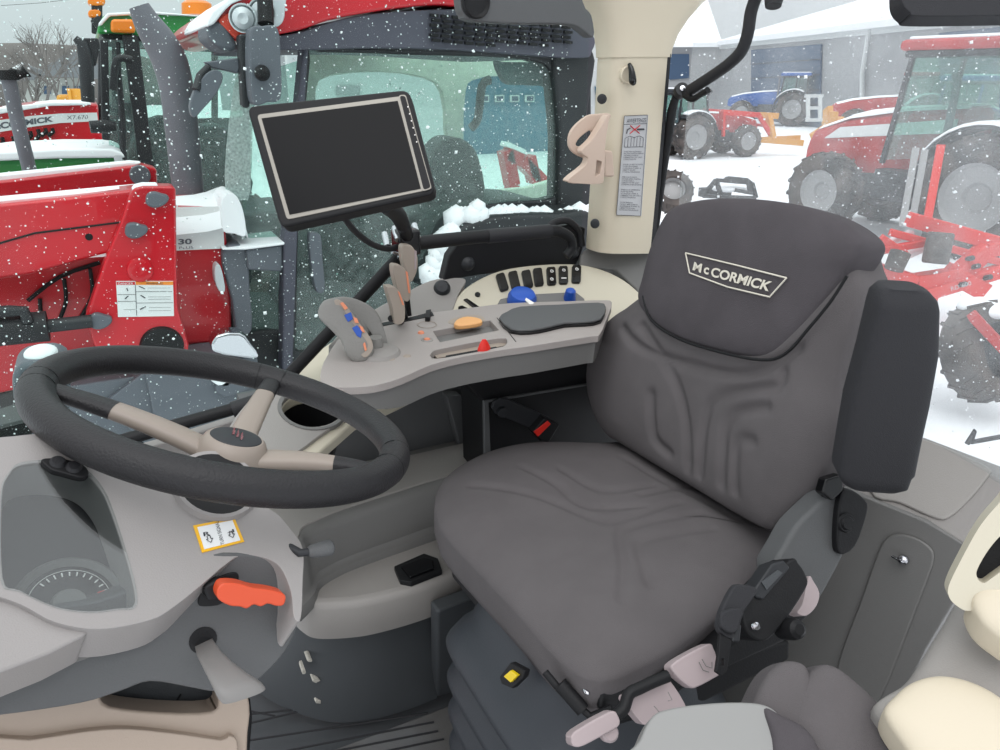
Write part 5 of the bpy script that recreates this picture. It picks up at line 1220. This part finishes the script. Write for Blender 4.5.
slab('hood_snow','snow',n2,Y(6.0),[(-120,168),(0,152),(60,149),(112,149),(122,153),(126,158),(115,158),(60,158.5),(0,161),(-120,175)],.95,bev=.03)
slab('hood_end_lamp','lens',n2,Y(6.0),[(113,154),(122,154),(123,164),(115,165)],.1,bev=.01)
tube('grab_rail','dark_metal',n2,[Y(6.0)(113,90),Y(6.0)(117,60),Y(6.0)(132,60)],.025,smooth=3)
tube('wiper_rod','dark_metal',n2,[Y(6.1)(117,58),Y(6.1)(122,110),Y(6.1)(124,160)],.02)
lathe('side_lamp','dark_metal',n2,[(0,.0),(.04,0),(.045,.1),(.03,.16),(0,.16)],Y(6.1)(90,127),(1,.1,0),16)
tube('exhaust_pipe','dark_metal',n2,[Y(5.9)(75,38),Y(5.9)(82,44),Y(5.9)(86,60),Y(5.9)(88,102)],[.02,.035,.045,.04],14)
slab('pipe_guard','dark_metal',n2,Y(5.9),[(80,38),(98,38),(100,46),(96,66),(82,66)],.1,bev=.01)
box('engine_block','dark_metal',n2,(.2,6.6,-.2),(2.2,.8,1.0),.03)
for wx in(-1.6,1.6): wheel('wheel',n2,Vector((wx,6.3,G+.8)),.8,.5,'hub_grey',(0,-1,0))
# =================================================================== FAR RED TRACTOR (T3)
n3=thing('far_red_tractor','farthest red tractor at the left with a white striped hood bearing its model lettering','tractor',(-1,9.4,G))
P9=Y(9)
slab('hood','paint_red',n3,P9,sm([(-120,140),(0,108),(50,104),(90,104),(98,106),(99,130),(101,152),(0,154),(-120,170)],2),1.0,bev=.05)
slab('hood_snow','snow',n3,Y(8.95),[(-120,138),(0,108),(50,102),(88,102),(92,105),(50,106),(0,114),(-120,145)],.8,bev=.02)
slab('hood_stripe','labelwhite',n3,P9,[(-60,140),(0,120),(30,116),(60,113.5),(97,112.5),(98,121),(60,123),(30,127),(0,132),(-60,152)],.01,off=.01)
text('hood_lettering','McCORMICK','cowl',n3,P9,[(-14,124),(53,116),(53.5,121.5),(-13,131)],off=.012,bold=.05)
text('hood_lettering','X7.670','cowl',n3,P9,[(67,115.5),(88,115),(88,119),(67,119.5)],off=.012)
bm=bmesh.new()
for x,y,h in((2,137,12),(13,136,12),(30,131,10),(38,129,14),(45,128,8),(52,128,8)): addtube(bm,[P9(x,y)+Vector((0,-.02,0)),P9(x+1.5,y+h*.4)+Vector((0,-.02,0)),P9(x-4,y+h)+Vector((0,-.02,0))],.02,5)
fin(bm,'louvres','black',n3)
box('engine_block','dark_metal',n3,(-.8,9.5,-.2),(3,.8,1.2),.03)
for wx in(-2.2,1.0): wheel('wheel',n3,Vector((wx,9.2,G+.8)),.8,.5,'hub_grey',(0,-1,0))
slab('cab_side','dark_metal',n3,Y(9.6),[(98,20),(140,20),(140,160),(98,160)],.1,bev=.03,holes=[[(104,40),(136,40),(136,100),(104,104)]])
t=thing('amber_beacon','stacked amber warning lights on a dark bracket behind the green roof corner','beacon',Y(7.6)(96,12))
P=Y(7.6)
for y in(2,14): slab('amber_lens','amber',t,P,sm([(89,y-4),(104 if y==2 else 100,y-4),(104 if y==2 else 100,y+3),(89,y+3)],2),.15,bev=.02)
beam('bracket','dark_metal',t,P(97,2)+Vector((0,.05,0)),P(97,34)+Vector((0,.05,0)),.08,.08,.01,up=(0,1,0))
beam('bracket_arm','dark_metal',t,P(94,18),P(104,30),.05,.08,.01)
# dark upright pipe in front left
t=thing('upright_pipe','black leaning exhaust pipe with capped top standing before the green hood at far left','exhaust pipe',Y(5.2)(20,120))
P=Y(5.2)
tube('pipe','exhaust',t,[P(8,76),P(15,110),P(22,140),P(31,176)],.036*1.05,16)
lathe('pipe_collar','black',t,[(0,0),(.05,0),(.05,.05),(0,.05)],P(9,80),P(8,76)-P(15,110),16)
tube('pipe_cap','black',t,[P(5,78),P(14,74),P(22,74),P(27,71)],[.02,.035,.02,.035],10)
# power line
tag(tube('power_cable','dark_metal',None,[PD(-200,14,30),PD(-20,7,30),PD(40,3,30),PD(200,-16,30)],.008,5),'thin overhead cable crossing the sky at the far left','cable')
# snow on window panes and in the air: uncountable
def specks(name,n,fn,rmin,rmax,mat='flake',parent=None,label=None,cat=None,seed=1,flat=None):
    rnd=random.Random(seed); vs=[];fs=[]
    for k in range(n):
        c=fn(rnd)
        if c is None: continue
        r=rmin+(rmax-rmin)*rnd.random()**3; b=len(vs)
        u=Vector((rnd.gauss(0,1),rnd.gauss(0,1),rnd.gauss(0,1))).normalized(); v=u.orthogonal().normalized(); w=u.cross(v)
        st=rnd.uniform(.7,1.3)
        for q in(u*st,-u*st,v,-v,w,-w):
            q=q*r
            if flat=='y': q.y*=.3
            if flat=='x': q.x*=.3
            vs.append(c+q)
        for f in((0,2,4),(2,1,4),(1,3,4),(3,0,4),(2,0,5),(1,2,5),(3,1,5),(0,3,5)): fs.append([b+i for i in f])
    me=bpy.data.meshes.new(name); me.from_pydata([tuple(v) for v in vs],[],fs); me.update()
    o=link(name,me,mat,None); return tag(o,label,cat,kind='stuff')
specks('window_snow',6500,lambda r:Vector((r.uniform(-.4,.96),1.538,r.uniform(.62,1.5))),.0005,.0024,label='wet snow specks stuck to the side window pane',cat='snow',seed=3,flat='y')
specks('window_snow',4200,lambda r:Vector((1.172,r.uniform(-.1,1.36),r.uniform(.65,1.6))),.0006,.0016,label='fine snow specks stuck to the rear window pane',cat='snow',seed=4,flat='x')
def air(r):
    d=r.uniform(2.2,14); px=r.uniform(-60,1060); py=r.uniform(-60,420); p=PD(px,py,d)
    return p if (p.y>1.7 or p.x>1.4) and p.z>G else None
specks('falling_snow',9000,air,.002,.008,label='snowflakes falling outside over the yard',cat='snow',seed=9)
# =================================================================== LIGHT
w=bpy.data.worlds.new('overcast'); bpy.context.scene.world=w; w.use_nodes=True; nt=w.node_tree
bg=nt.nodes['Background']; tc=nt.nodes.new('ShaderNodeTexCoord'); sp_=nt.nodes.new('ShaderNodeSeparateXYZ'); nt.links.new(tc.outputs['Generated'],sp_.inputs[0])
cr=nt.nodes.new('ShaderNodeValToRGB'); cr.color_ramp.elements[0].position=0.0; cr.color_ramp.elements[0].color=(.44,.465,.49,1); cr.color_ramp.elements[1].position=.8; cr.color_ramp.elements[1].color=(.95,.97,1,1)
nt.links.new(sp_.outputs['Z'],cr.inputs[0]); nt.links.new(cr.outputs[0],bg.inputs[0]); bg.inputs[1].default_value=1.5
sl=bpy.data.lights.new('overcast_sun','SUN'); sl.energy=1.2; sl.angle=math.radians(50); so_=bpy.data.objects.new('overcast_sun',sl); C.objects.link(so_)
so_.rotation_euler=Vector((.25,.45,-1)).to_track_quat('-Z','Y').to_euler()
sc=bpy.context.scene; sc.view_settings.view_transform='Standard'; sc.view_settings.look='None'; sc.view_settings.exposure=0; sc.view_settings.gamma=1; sc.view_settings.use_curve_mapping=False
sc.cycles.max_bounces=8; sc.cycles.transparent_max_bounces=24
